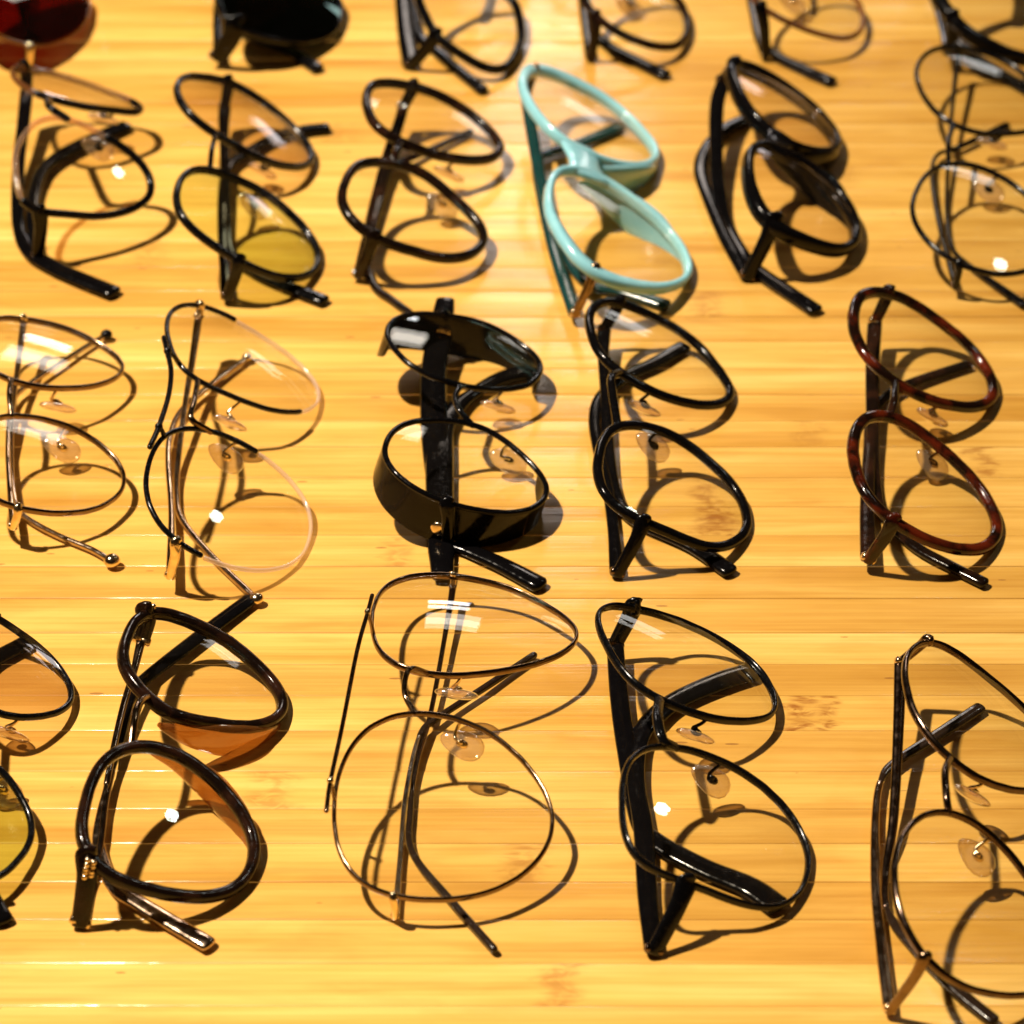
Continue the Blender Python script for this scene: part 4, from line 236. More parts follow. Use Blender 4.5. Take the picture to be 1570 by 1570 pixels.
'M': {"loc":[-30.0,171.31],"rot":-0.0931,"U":[[-21.5,26.5,25.4],[-21.9,29.0,25.5],[-22.2,31.6,25.5],[-22.3,34.2,25.4],[-22.2,36.9,25.3],[-21.8,39.5,25.0],[-21.1,42.0,24.6],[-20.0,44.2,24.0],[-18.6,46.1,23.3],[-16.8,47.9,22.5],[-14.8,49.4,21.6],[-12.7,50.7,20.7],[-10.5,51.9,19.7],[-8.3,52.8,18.8],[-6.0,53.5,17.8],[-3.7,53.9,16.8],[-1.4,54.0,15.9],[1.1,53.7,14.9],[3.5,53.2,13.9],[5.9,52.5,12.9],[8.2,51.5,12.0],[10.3,50.4,11.2],[12.3,49.1,10.4],[14.2,47.5,9.7],[16.1,45.8,9.0],[17.8,43.9,8.4],[19.5,41.9,7.8],[21.0,39.7,7.2],[22.1,37.5,6.9],[22.9,35.1,6.7],[23.1,32.6,6.7],[22.8,30.1,7.0],[22.1,27.6,7.4],[21.0,25.1,7.9],[19.7,22.9,8.6],[18.2,21.0,9.3],[16.5,19.2,10.1],[14.7,17.6,10.9],[12.7,16.1,11.8],[10.6,14.8,12.7],[8.5,13.5,13.7],[6.2,12.5,14.6],[4.0,11.6,15.6],[1.7,11.0,16.6],[-0.6,10.6,17.6],[-3.0,10.4,18.6],[-5.5,10.4,19.6],[-8.0,10.6,20.6],[-10.4,11.0,21.6],[-12.6,11.8,22.5],[-14.7,13.0,23.3],[-16.5,14.7,23.9],[-18.0,16.7,24.4],[-19.2,19.1,24.8],[-20.1,21.5,25.1],[-20.9,24.0,25.3]],"W":[[-21.2,-35.8,23.8],[-21.6,-33.3,24.2],[-21.8,-30.8,24.5],[-21.8,-28.2,24.7],[-21.6,-25.5,24.8],[-21.4,-22.8,24.9],[-21.0,-20.2,24.9],[-20.4,-17.6,24.9],[-19.6,-15.2,24.8],[-18.5,-12.9,24.5],[-17.0,-10.8,24.0],[-15.3,-9.0,23.4],[-13.3,-7.4,22.7],[-11.1,-6.1,21.9],[-8.8,-5.0,21.1],[-6.5,-4.1,20.1],[-4.1,-3.6,19.2],[-1.8,-3.4,18.3],[0.6,-3.7,17.3],[2.9,-4.4,16.3],[5.1,-5.4,15.2],[7.2,-6.7,14.3],[9.3,-8.2,13.3],[11.2,-9.6,12.4],[13.2,-11.1,11.5],[15.1,-12.5,10.6],[17.0,-14.0,9.6],[18.8,-15.8,8.8],[20.4,-17.7,8.0],[21.8,-19.9,7.2],[22.7,-22.3,6.7],[23.2,-24.8,6.3],[23.2,-27.4,6.1],[22.8,-29.9,6.0],[22.0,-32.4,6.2],[21.0,-34.7,6.4],[19.6,-37.0,6.8],[18.0,-39.1,7.3],[16.2,-40.9,7.9],[14.2,-42.5,8.6],[12.1,-43.8,9.4],[9.9,-44.8,10.2],[7.6,-45.5,11.1],[5.2,-46.1,12.1],[2.8,-46.5,13.1],[0.3,-47.0,14.0],[-2.1,-47.3,15.0],[-4.6,-47.6,16.0],[-7.0,-47.6,17.0],[-9.3,-47.3,18.0],[-11.6,-46.6,19.0],[-13.7,-45.6,20.0],[-15.8,-44.1,20.9],[-17.6,-42.4,21.8],[-19.1,-40.4,22.6],[-20.3,-38.1,23.3]],"nU":[0.3821,0.0426,0.9232],"nW":[0.3821,-0.0708,0.9214],"n":[0.3827,-0.0141,0.9238],"d":[0.9239,0.0058,-0.3826],"w":[0.0,0.9999,0.0153],"EU":[[-8.3,52.81,18.78],[-12.85,52.46,10.04]],"T1":[[-12.21,61.87,10.04],[-13.26,45.82,8.29],[-14.58,27.71,6.26],[-15.28,5.4,3.68],[-15.36,-16.24,1.88],[-14.22,-35.59,1.82],[-9.7,-50.92,1.77],[-3.23,-58.55,1.74],[3.7,-66.01,1.7]],"EW":[[-9.29,-47.31,18.0],[-15.29,-46.17,2.39]],"T2":[[-15.02,-45.3,2.39],[-15.12,-17.9,2.87],[-14.8,10.59,3.36],[-13.61,24.06,3.05],[-8.46,29.77,2.77],[-2.25,36.91,2.43],[10.76,53.39,1.7]],"BR":[[-7.07,7.47,22.12],[-8.31,-0.85,22.51],[-8.07,-7.33,22.31]],"PU":[7.51,13.15,7.04],"PW":[7.51,-7.38,7.06]},
'N': {"loc":[29.11,165.56],"rot":0.0926,"U":[[-20.7,47.8,27.0],[-20.3,50.8,26.6],[-19.6,53.8,26.1],[-18.8,56.7,25.5],[-17.8,59.6,24.8],[-16.6,62.4,23.9],[-15.0,64.9,23.0],[-13.1,67.0,21.8],[-10.9,68.5,20.6],[-8.4,69.5,19.2],[-5.8,70.0,17.7],[-3.0,70.2,16.2],[-0.3,70.1,14.7],[2.5,69.7,13.2],[5.2,69.2,11.8],[7.9,68.3,10.4],[10.3,67.1,9.1],[12.6,65.5,7.9],[14.7,63.4,6.9],[16.6,61.1,6.0],[18.2,58.5,5.3],[19.7,55.9,4.6],[21.0,53.1,4.0],[22.2,50.3,3.5],[23.2,47.4,3.2],[23.9,44.4,3.0],[24.2,41.3,3.0],[24.1,38.2,3.2],[23.6,35.2,3.6],[22.8,32.2,4.2],[21.6,29.5,5.0],[20.3,26.8,5.9],[18.7,24.3,6.8],[17.0,22.0,7.9],[15.1,19.8,9.0],[13.1,17.8,10.3],[10.9,16.0,11.6],[8.5,14.5,12.9],[6.0,13.3,14.3],[3.4,12.4,15.8],[0.8,11.9,17.3],[-1.9,11.7,18.8],[-4.7,12.0,20.2],[-7.3,12.8,21.6],[-9.8,14.1,22.9],[-12.0,15.9,24.0],[-13.9,18.2,24.9],[-15.5,20.7,25.6],[-16.8,23.5,26.2],[-17.9,26.4,26.6],[-18.8,29.3,26.9],[-19.6,32.3,27.2],[-20.2,35.4,27.4],[-20.7,38.5,27.5],[-20.9,41.6,27.4],[-20.9,44.7,27.3]],"W":[[-20.0,-30.0,27.9],[-19.6,-26.8,27.7],[-19.0,-23.7,27.6],[-18.3,-20.6,27.3],[-17.5,-17.7,27.0],[-16.5,-14.8,26.6],[-15.2,-12.0,26.0],[-13.5,-9.4,25.2],[-11.4,-7.2,24.2],[-9.1,-5.3,23.0],[-6.5,-4.1,21.7],[-3.9,-3.4,20.3],[-1.2,-3.3,18.8],[1.5,-3.7,17.3],[4.1,-4.6,15.9],[6.7,-5.8,14.4],[9.2,-7.3,13.0],[11.5,-9.0,11.7],[13.8,-10.8,10.3],[15.9,-12.7,9.1],[17.9,-14.8,8.0],[19.6,-17.2,6.9],[21.2,-19.7,5.9],[22.5,-22.4,5.1],[23.6,-25.4,4.4],[24.4,-28.4,3.8],[24.8,-31.6,3.4],[25.0,-34.7,3.2],[24.8,-37.8,3.2],[24.2,-40.8,3.4],[23.2,-43.7,3.8],[21.9,-46.5,4.3],[20.3,-49.1,5.1],[18.4,-51.6,6.0],[16.4,-53.9,7.0],[14.3,-56.0,8.1],[12.0,-57.7,9.2],[9.7,-59.3,10.4],[7.2,-60.6,11.7],[4.6,-61.9,13.0],[1.9,-62.9,14.5],[-0.9,-63.7,15.9],[-3.8,-64.2,17.5],[-6.5,-64.0,18.9],[-9.0,-63.3,20.3],[-11.2,-61.8,21.6],[-13.1,-59.7,22.7],[-14.7,-57.1,23.7],[-16.0,-54.3,24.6],[-17.2,-51.4,25.3],[-18.2,-48.4,26.0],[-19.1,-45.5,26.6],[-19.8,-42.5,27.1],[-20.3,-39.5,27.5],[-20.4,-36.4,27.8],[-20.4,-33.2,27.9]],"nU":[0.4767,0.0474,0.8778],"nW":[0.4767,-0.0398,0.8782],"n":[0.4772,0.0038,0.8788],"d":[0.8788,-0.0021,-0.4772],"w":[0.0,1.0,-0.0044],"EU":[[-15.01,64.88,22.97],[-18.23,63.62,12.41]],"T1":[[-18.23,63.62,12.41],[-18.26,44.18,9.73],[-17.73,15.67,5.63],[-14.92,-17.96,1.87],[-8.78,-41.86,1.8],[2.01,-48.25,1.75],[14.62,-57.42,1.7]],"EW":[[-8.99,-63.26,20.34],[-15.23,-63.54,3.93]],"T2":[[-15.96,-62.41,3.93],[-17.52,-28.64,3.68],[-18.12,2.8,3.46],[-17.27,35.25,2.82],[-12.21,42.68,2.59],[0.34,49.84,2.17],[14.0,59.66,1.7]]},
'O': {"loc":[93.64,180.93],"rot":0.0133,"U":[[-16.7,43.3,24.8],[-16.5,45.9,24.5],[-15.9,48.4,24.0],[-14.9,50.6,23.3],[-13.6,52.6,22.4],[-11.9,54.3,21.3],[-10.0,55.6,20.1],[-7.9,56.6,18.8],[-5.7,57.2,17.5],[-3.5,57.4,16.2],[-1.3,57.4,14.9],[0.9,57.0,13.6],[3.1,56.4,12.4],[5.3,55.6,11.1],[7.5,54.5,9.9],[9.5,53.3,8.8],[11.4,51.8,7.8],[13.1,50.1,6.9],[14.6,48.2,6.2],[15.8,46.0,5.5],[16.9,43.7,5.0],[17.9,41.2,4.6],[18.6,38.7,4.4],[19.1,36.1,4.2],[19.4,33.6,4.2],[19.3,31.0,4.4],[19.0,28.5,4.8],[18.4,26.0,5.3],[17.6,23.6,5.9],[16.6,21.2,6.6],[15.4,19.0,7.4],[14.1,17.0,8.3],[12.7,15.1,9.3],[11.1,13.3,10.3],[9.4,11.7,11.4],[7.6,10.1,12.6],[5.6,8.8,13.8],[3.6,7.8,15.1],[1.4,7.2,16.4],[-0.8,7.0,17.6],[-2.9,7.4,18.9],[-5.1,8.3,20.1],[-7.0,9.6,21.2],[-8.8,11.3,22.1],[-10.4,13.2,22.9],[-11.7,15.3,23.6],[-12.8,17.6,24.1],[-13.7,20.1,24.4],[-14.4,22.6,24.7],[-15.0,25.1,24.9],[-15.5,27.7,25.0],[-15.9,30.3,25.1],[-16.2,32.9,25.1],[-16.5,35.4,25.1],[-16.6,38.0,25.1],[-16.8,40.7,25.0]],"W":[[-16.1,-20.6,25.8],[-15.8,-18.0,25.8],[-15.3,-15.4,25.6],[-14.6,-12.8,25.4],[-13.7,-10.3,25.0],[-12.5,-8.0,24.4],[-10.9,-6.0,23.7],[-9.1,-4.4,22.7],[-7.1,-3.2,21.6],[-4.8,-2.4,20.3],[-2.5,-2.0,19.0],[-0.2,-1.9,17.6],[2.1,-1.9,16.3],[4.4,-2.2,14.9],[6.6,-2.6,13.6],[8.7,-3.4,12.3],[10.8,-4.5,11.1],[12.6,-6.0,9.9],[14.2,-7.9,8.8],[15.6,-10.0,7.8],[16.8,-12.3,7.0],[17.8,-14.6,6.3],[18.6,-17.0,5.7],[19.2,-19.5,5.2],[19.6,-22.1,4.8],[19.9,-24.8,4.5],[19.8,-27.5,4.3],[19.6,-30.2,4.3],[19.1,-32.8,4.4],[18.5,-35.3,4.7],[17.6,-37.8,5.0],[16.4,-40.1,5.5],[15.1,-42.3,6.2],[13.5,-44.4,7.0],[11.7,-46.1,7.9],[9.8,-47.6,9.0],[7.7,-48.8,10.2],[5.5,-49.6,11.4],[3.3,-50.2,12.6],[1.0,-50.8,13.9],[-1.3,-51.2,15.3],[-3.6,-51.5,16.6],[-6.0,-51.5,18.0],[-8.2,-51.1,19.3],[-10.2,-50.1,20.6],[-12.0,-48.6,21.7],[-13.4,-46.6,22.6],[-14.4,-44.3,23.4],[-15.2,-41.8,24.0],[-15.7,-39.2,24.5],[-16.1,-36.6,24.8],[-16.4,-34.0,25.1],[-16.5,-31.3,25.4],[-16.6,-28.6,25.6],[-16.5,-26.0,25.7],[-16.4,-23.3,25.8]],"nU":[0.505,0.0523,0.8616],"nW":[0.505,-0.0523,0.8616],"n":[0.5057,-0.0,0.8627],"d":[0.8627,0.0,-0.5057],"w":[0.0,1.0,0.0],"EU":[[-14.95,50.63,23.31],[-19.55,50.43,16.72]],"T1":[[-19.55,50.43,16.72],[-22.41,38.86,14.24],[-23.95,18.02,9.76],[-24.29,-2.91,5.07],[-23.03,-21.0,1.89],[-18.63,-41.47,1.83],[-14.18,-51.47,1.79],[1.61,-74.25,1.7]],"EW":[[-10.23,-50.12,20.58],[-18.39,-53.63,1.8]],"T2":[[-18.68,-53.63,1.8],[-24.2,-28.94,2.51],[-28.36,-2.06,3.23],[-29.06,15.17,3.08],[-25.67,29.54,2.65],[-17.82,44.28,2.16],[-7.06,54.03,1.7]]},
'P': {"loc":[156.73,186.36],"rot":-0.1253,"U":[[-21.8,44.9,19.0],[-21.7,48.0,18.9],[-21.4,51.1,18.9],[-20.9,54.1,18.7],[-20.2,57.2,18.5],[-19.3,60.2,18.2],[-18.1,63.0,17.9],[-16.7,65.8,17.5],[-14.9,68.3,17.1],[-12.8,70.5,16.6],[-10.5,72.3,16.0],[-7.8,73.9,15.3],[-5.0,75.0,14.7],[-2.0,75.7,14.0],[1.0,75.8,13.3],[4.0,75.5,12.6],[6.9,74.6,11.9],[9.6,73.2,11.3],[12.1,71.5,10.8],[14.3,69.4,10.2],[16.4,67.1,9.8],[18.3,64.7,9.4],[20.1,62.1,9.0],[21.7,59.5,8.7],[23.1,56.7,8.4],[24.3,53.9,8.1],[25.2,50.9,8.0],[25.8,47.8,7.9],[26.1,44.7,7.9],[26.0,41.6,7.9],[25.5,38.6,8.1],[24.7,35.6,8.3],[23.5,32.8,8.6],[22.0,30.1,9.0],[20.2,27.6,9.5],[18.1,25.3,10.0],[15.9,23.2,10.5],[13.6,21.2,11.1],[11.2,19.4,11.7],[8.7,17.6,12.3],[6.0,16.1,12.9],[3.2,14.8,13.6],[0.3,13.9,14.3],[-2.7,13.6,15.0],[-5.6,14.0,15.7],[-8.4,15.0,16.3],[-11.0,16.6,16.9],[-13.2,18.7,17.4],[-15.1,21.2,17.8],[-16.6,23.9,18.1],[-17.9,26.7,18.4],[-19.0,29.6,18.6],[-19.9,32.6,18.7],[-20.6,35.6,18.9],[-21.2,38.7,19.0],[-21.6,41.8,19.0]],"W":[[-21.3,-47.0,17.6],[-21.4,-43.9,17.8],[-21.1,-40.8,17.9],[-20.8,-37.7,17.9],[-20.2,-34.7,17.9],[-19.6,-31.6,17.9],[-18.9,-28.6,17.8],[-18.0,-25.7,17.7],[-16.9,-22.9,17.6],[-15.6,-20.1,17.4],[-14.0,-17.4,17.1],[-12.1,-15.0,16.8],[-9.9,-12.9,16.3],[-7.4,-11.2,15.8],[-4.7,-10.1,15.2],[-1.8,-9.6,14.6],[1.2,-9.7,13.9],[4.2,-10.4,13.2],[7.0,-11.5,12.4],[9.7,-13.0,11.8],[12.1,-14.8,11.1],[14.3,-16.8,10.5],[16.3,-19.0,10.0],[18.1,-21.4,9.5],[19.6,-24.1,9.0],[21.0,-26.9,8.6],[22.1,-29.8,8.2],[23.0,-32.7,7.9],[23.6,-35.7,7.6],[24.0,-38.7,7.4],[24.2,-41.8,7.2],[24.1,-44.9,7.1],[23.9,-48.0,7.1],[23.4,-51.0,7.1],[22.6,-54.0,7.1],[21.4,-56.8,7.3],[20.0,-59.5,7.5],[18.3,-62.0,7.8],[16.3,-64.3,8.2],[14.0,-66.4,8.6],[11.6,-68.3,9.1],[9.0,-69.9,9.7],[6.2,-71.0,10.2],[3.4,-71.7,10.9],[0.4,-71.9,11.6],[-2.6,-71.6,12.3],[-5.5,-70.8,13.0],[-8.2,-69.6,13.7],[-10.8,-68.0,14.3],[-13.1,-66.1,14.9],[-15.1,-63.9,15.5],[-16.8,-61.5,16.0],[-18.3,-58.8,16.5],[-19.5,-56.0,16.9],[-20.4,-53.0,17.2],[-21.0,-50.0,17.5]],"nU":[0.227,0.0134,0.9738],"nW":[0.227,-0.0389,0.9731],"n":[0.2271,-0.0127,0.9738],"d":[0.9739,0.003,-0.2271],"w":[-0.0,0.9999,0.0131],"EU":[[-7.83,73.86,15.35],[-7.18,73.6,11.73]],"T1":[[-7.17,72.16,11.73],[-8.7,36.17,7.78],[-9.35,3.38,3.97],[-9.25,-20.7,1.88],[-7.5,-42.25,1.82],[-1.68,-53.28,1.79],[9.09,-66.87,1.73],[15.72,-75.05,1.7]],"EW":[[-5.46,-70.79,12.99],[-6.28,-70.68,4.29]],"T2":[[-7.49,-67.97,4.29],[-12.07,-30.4,3.75],[-14.62,1.43,3.24],[-12.89,16.7,2.81],[-5.9,23.41,2.49],[10.9,43.07,1.7]],"BR":[[-9.36,12.31,18.13],[-10.3,-1.58,18.16],[-9.09,-14.91,17.71]],"PU":[5.25,20.45,6.37],"PW":[3.94,-12.05,6.47]},
'S1': {"loc":[-183.09,333.28],"rot":0.1644,"U":[[-13.2,62.0,16.3],[-15.4,60.5,17.4],[-17.4,58.7,18.4],[-19.1,56.7,19.4],[-20.6,54.3,20.3],[-21.9,51.8,21.1],[-22.9,49.1,21.8],[-23.6,46.3,22.4],[-24.0,43.5,22.8],[-24.0,40.7,23.1],[-23.4,38.0,23.1],[-22.4,35.2,22.9],[-21.1,32.6,22.6],[-19.5,30.1,22.1],[-17.9,27.7,21.6],[-16.1,25.5,21.0],[-14.2,23.5,20.4],[-12.2,21.5,19.7],[-10.1,19.7,18.9],[-7.8,18.0,18.1],[-5.4,16.5,17.1],[-3.0,15.1,16.2],[-0.6,13.8,15.2],[1.9,12.6,14.3],[4.3,11.6,13.3],[6.8,10.6,12.2],[9.5,9.9,11.1],[12.2,9.5,9.9],[15.0,9.6,8.7],[17.5,10.2,7.6],[19.5,11.6,6.5],[21.1,13.6,5.6],[22.0,16.1,5.0],[22.4,19.0,4.5],[22.4,22.0,4.2],[22.1,25.0,4.1],[21.6,27.9,4.0],[21.1,30.7,4.0],[20.4,33.4,4.0],[19.5,36.2,4.2],[18.6,39.0,4.3],[17.5,41.8,4.5],[16.2,44.4,4.8],[14.9,47.0,5.2],[13.4,49.4,5.6],[11.8,51.8,6.1],[10.2,54.1,6.6],[8.4,56.3,7.2],[6.4,58.5,7.9],[4.3,60.5,8.6],[2.1,62.1,9.4],[-0.3,63.3,10.4],[-2.9,64.0,11.5],[-5.5,64.1,12.6],[-8.2,63.8,13.8],[-10.8,63.1,15.1]],"W":[[-10.8,-63.1,15.1],[-8.2,-63.8,13.8],[-5.5,-64.1,12.6],[-2.9,-64.0,11.5],[-0.3,-63.3,10.4],[2.1,-62.1,9.4],[4.3,-60.5,8.6],[6.4,-58.5,7.9],[8.4,-56.3,7.2],[10.2,-54.1,6.6],[11.8,-51.8,6.1],[13.4,-49.4,5.6],[14.9,-47.0,5.2],[16.2,-44.4,4.8],[17.5,-41.8,4.5],[18.6,-39.0,4.3],[19.5,-36.2,4.2],[20.4,-33.4,4.0],[21.1,-30.7,4.0],[21.6,-27.9,4.0],[22.1,-25.0,4.1],[22.4,-22.0,4.2],[22.4,-19.0,4.5],[22.0,-16.1,5.0],[21.1,-13.6,5.6],[19.5,-11.6,6.5],[17.5,-10.2,7.6],[15.0,-9.6,8.7],[12.2,-9.5,9.9],[9.5,-9.9,11.1],[6.8,-10.6,12.2],[4.3,-11.6,13.3],[1.9,-12.6,14.3],[-0.6,-13.8,15.2],[-3.0,-15.1,16.2],[-5.4,-16.5,17.1],[-7.8,-18.0,18.1],[-10.1,-19.7,18.9],[-12.2,-21.5,19.7],[-14.2,-23.5,20.4],[-16.1,-25.5,21.0],[-17.9,-27.7,21.6],[-19.5,-30.1,22.1],[-21.1,-32.6,22.6],[-22.4,-35.2,22.9],[-23.4,-38.0,23.1],[-24.0,-40.7,23.1],[-24.0,-43.5,22.8],[-23.6,-46.3,22.4],[-22.9,-49.1,21.8],[-21.9,-51.8,21.1],[-20.6,-54.3,20.3],[-19.1,-56.7,19.4],[-17.4,-58.7,18.4],[-15.4,-60.5,17.4],[-13.2,-62.0,16.3]],"nU":[0.4052,0.0872,0.9101],"nW":[0.4052,-0.0872,0.9101],"n":[0.4067,-0.0,0.9135],"d":[0.9135,0.0,-0.4067],"w":[0.0,1.0,0.0],"EU":[[-0.33,63.29,10.4],[-1.55,64.17,1.8]],"T1":[[-0.2,78.32,1.8],[-4.08,37.9,1.86],[-4.11,-0.89,1.86],[-1.99,-30.19,1.75],[2.79,-42.51,1.7]],"EW":[[-0.33,-63.29,10.4],[-1.55,-64.17,1.8]],"T2":[[-1.49,-62.65,1.8],[-1.49,-31.95,2.6],[-0.66,3.11,3.32],[3.41,35.49,2.4],[14.26,55.38,1.7]]},
'S2': {"loc":[-87.34,332.0],"rot":0.0856,"U":[[-22.0,36.0,21.8],[-21.1,33.4,21.7],[-19.9,30.9,21.4],[-18.4,28.4,21.0],[-16.8,26.1,20.5],[-15.2,24.0,19.9],[-13.4,22.0,19.3],[-11.5,20.2,18.7],[-9.5,18.4,17.9],[-7.4,16.8,17.2],[-5.1,15.3,16.3],[-2.8,13.9,15.4],[-0.5,12.7,14.5],[1.8,11.6,13.6],[4.2,10.8,12.6],[6.6,10.2,11.6],[9.2,9.7,10.5],[11.8,9.5,9.3],[14.4,9.7,8.1],[16.9,10.3,7.0],[18.9,11.5,6.0],[20.5,13.2,5.1],[21.5,15.5,4.4],[22.1,18.1,3.9],[22.2,20.9,3.6],[22.0,23.7,3.4],[21.7,26.5,3.3],[21.3,29.2,3.2],[20.7,31.9,3.2],[20.0,34.5,3.3],[19.0,37.1,3.5],[17.9,39.7,3.7],[16.6,42.1,4.1],[15.1,44.4,4.5],[13.5,46.5,5.0],[11.7,48.5,5.6],[9.8,50.4,6.3],[7.7,52.2,7.0],[5.6,53.8,7.8],[3.3,55.3,8.7],[1.0,56.5,9.6],[-1.3,57.5,10.6],[-3.7,58.2,11.6],[-6.2,58.7,12.6],[-8.8,58.9,13.8],[-11.4,58.9,14.9],[-13.9,58.4,16.1],[-16.2,57.6,17.2],[-18.2,56.2,18.2],[-19.9,54.4,19.1],[-21.1,52.1,19.9],[-21.9,49.5,20.5],[-22.5,46.8,21.0],[-22.8,44.0,21.4],[-22.9,41.2,21.7],[-22.6,38.6,21.9]],"W":[[-22.6,-38.6,21.9],[-22.9,-41.2,21.7],[-22.8,-44.0,21.4],[-22.5,-46.8,21.0],[-21.9,-49.5,20.5],[-21.1,-52.1,19.9],[-19.9,-54.4,19.1],[-18.2,-56.2,18.2],[-16.2,-57.6,17.2],[-13.9,-58.4,16.1],[-11.4,-58.9,14.9],[-8.8,-58.9,13.8],[-6.2,-58.7,12.6],[-3.7,-58.2,11.6],[-1.3,-57.5,10.6],[1.0,-56.5,9.6],[3.3,-55.3,8.7],[5.6,-53.8,7.8],[7.7,-52.2,7.0],[9.8,-50.4,6.3],[11.7,-48.5,5.6],[13.5,-46.5,5.0],[15.1,-44.4,4.5],[16.6,-42.1,4.1],[17.9,-39.7,3.7],[19.0,-37.1,3.5],[20.0,-34.5,3.3],[20.7,-31.9,3.2],[21.3,-29.2,3.2],[21.7,-26.5,3.3],[22.0,-23.7,3.4],[22.2,-20.9,3.6],[22.1,-18.1,3.9],[21.5,-15.5,4.4],[20.5,-13.2,5.1],[18.9,-11.5,6.0],[16.9,-10.3,7.0],[14.4,-9.7,8.1],[11.8,-9.5,9.3],[9.2,-9.7,10.5],[6.6,-10.2,11.6],[4.2,-10.8,12.6],[1.8,-11.6,13.6],[-0.5,-12.7,14.5],[-2.8,-13.9,15.4],[-5.1,-15.3,16.3],[-7.4,-16.8,17.2],[-9.5,-18.4,17.9],[-11.5,-20.2,18.7],[-13.4,-22.0,19.3],[-15.2,-24.0,19.9],[-16.8,-26.1,20.5],[-18.4,-28.4,21.0],[-19.9,-30.9,21.4],[-21.1,-33.4,21.7],[-22.0,-36.0,21.8]],"nU":[0.4052,0.0872,0.9101],"nW":[0.4052,-0.0872,0.9101],"n":[0.4067,0.0,0.9135],"d":[0.9135,-0.0,-0.4067],"w":[0.0,1.0,0.0],"EU":[[-16.23,57.6,17.19],[-23.64,56.0,3.94]],"T1":[[-21.42,67.71,3.94],[-21.79,29.71,3.03],[-20.85,0.61,2.31],[-15.16,-30.46,1.85],[-8.14,-39.86,1.81],[1.22,-47.29,1.77],[11.85,-63.33,1.7]],"EW":[[-16.23,-57.6,17.19],[-23.64,-56.0,3.94]],"T2":[[-23.64,-56.0,3.94],[-23.9,-25.39,3.67],[-21.91,13.96,3.2],[-19.19,42.68,2.36],[-6.36,54.97,1.7]]},
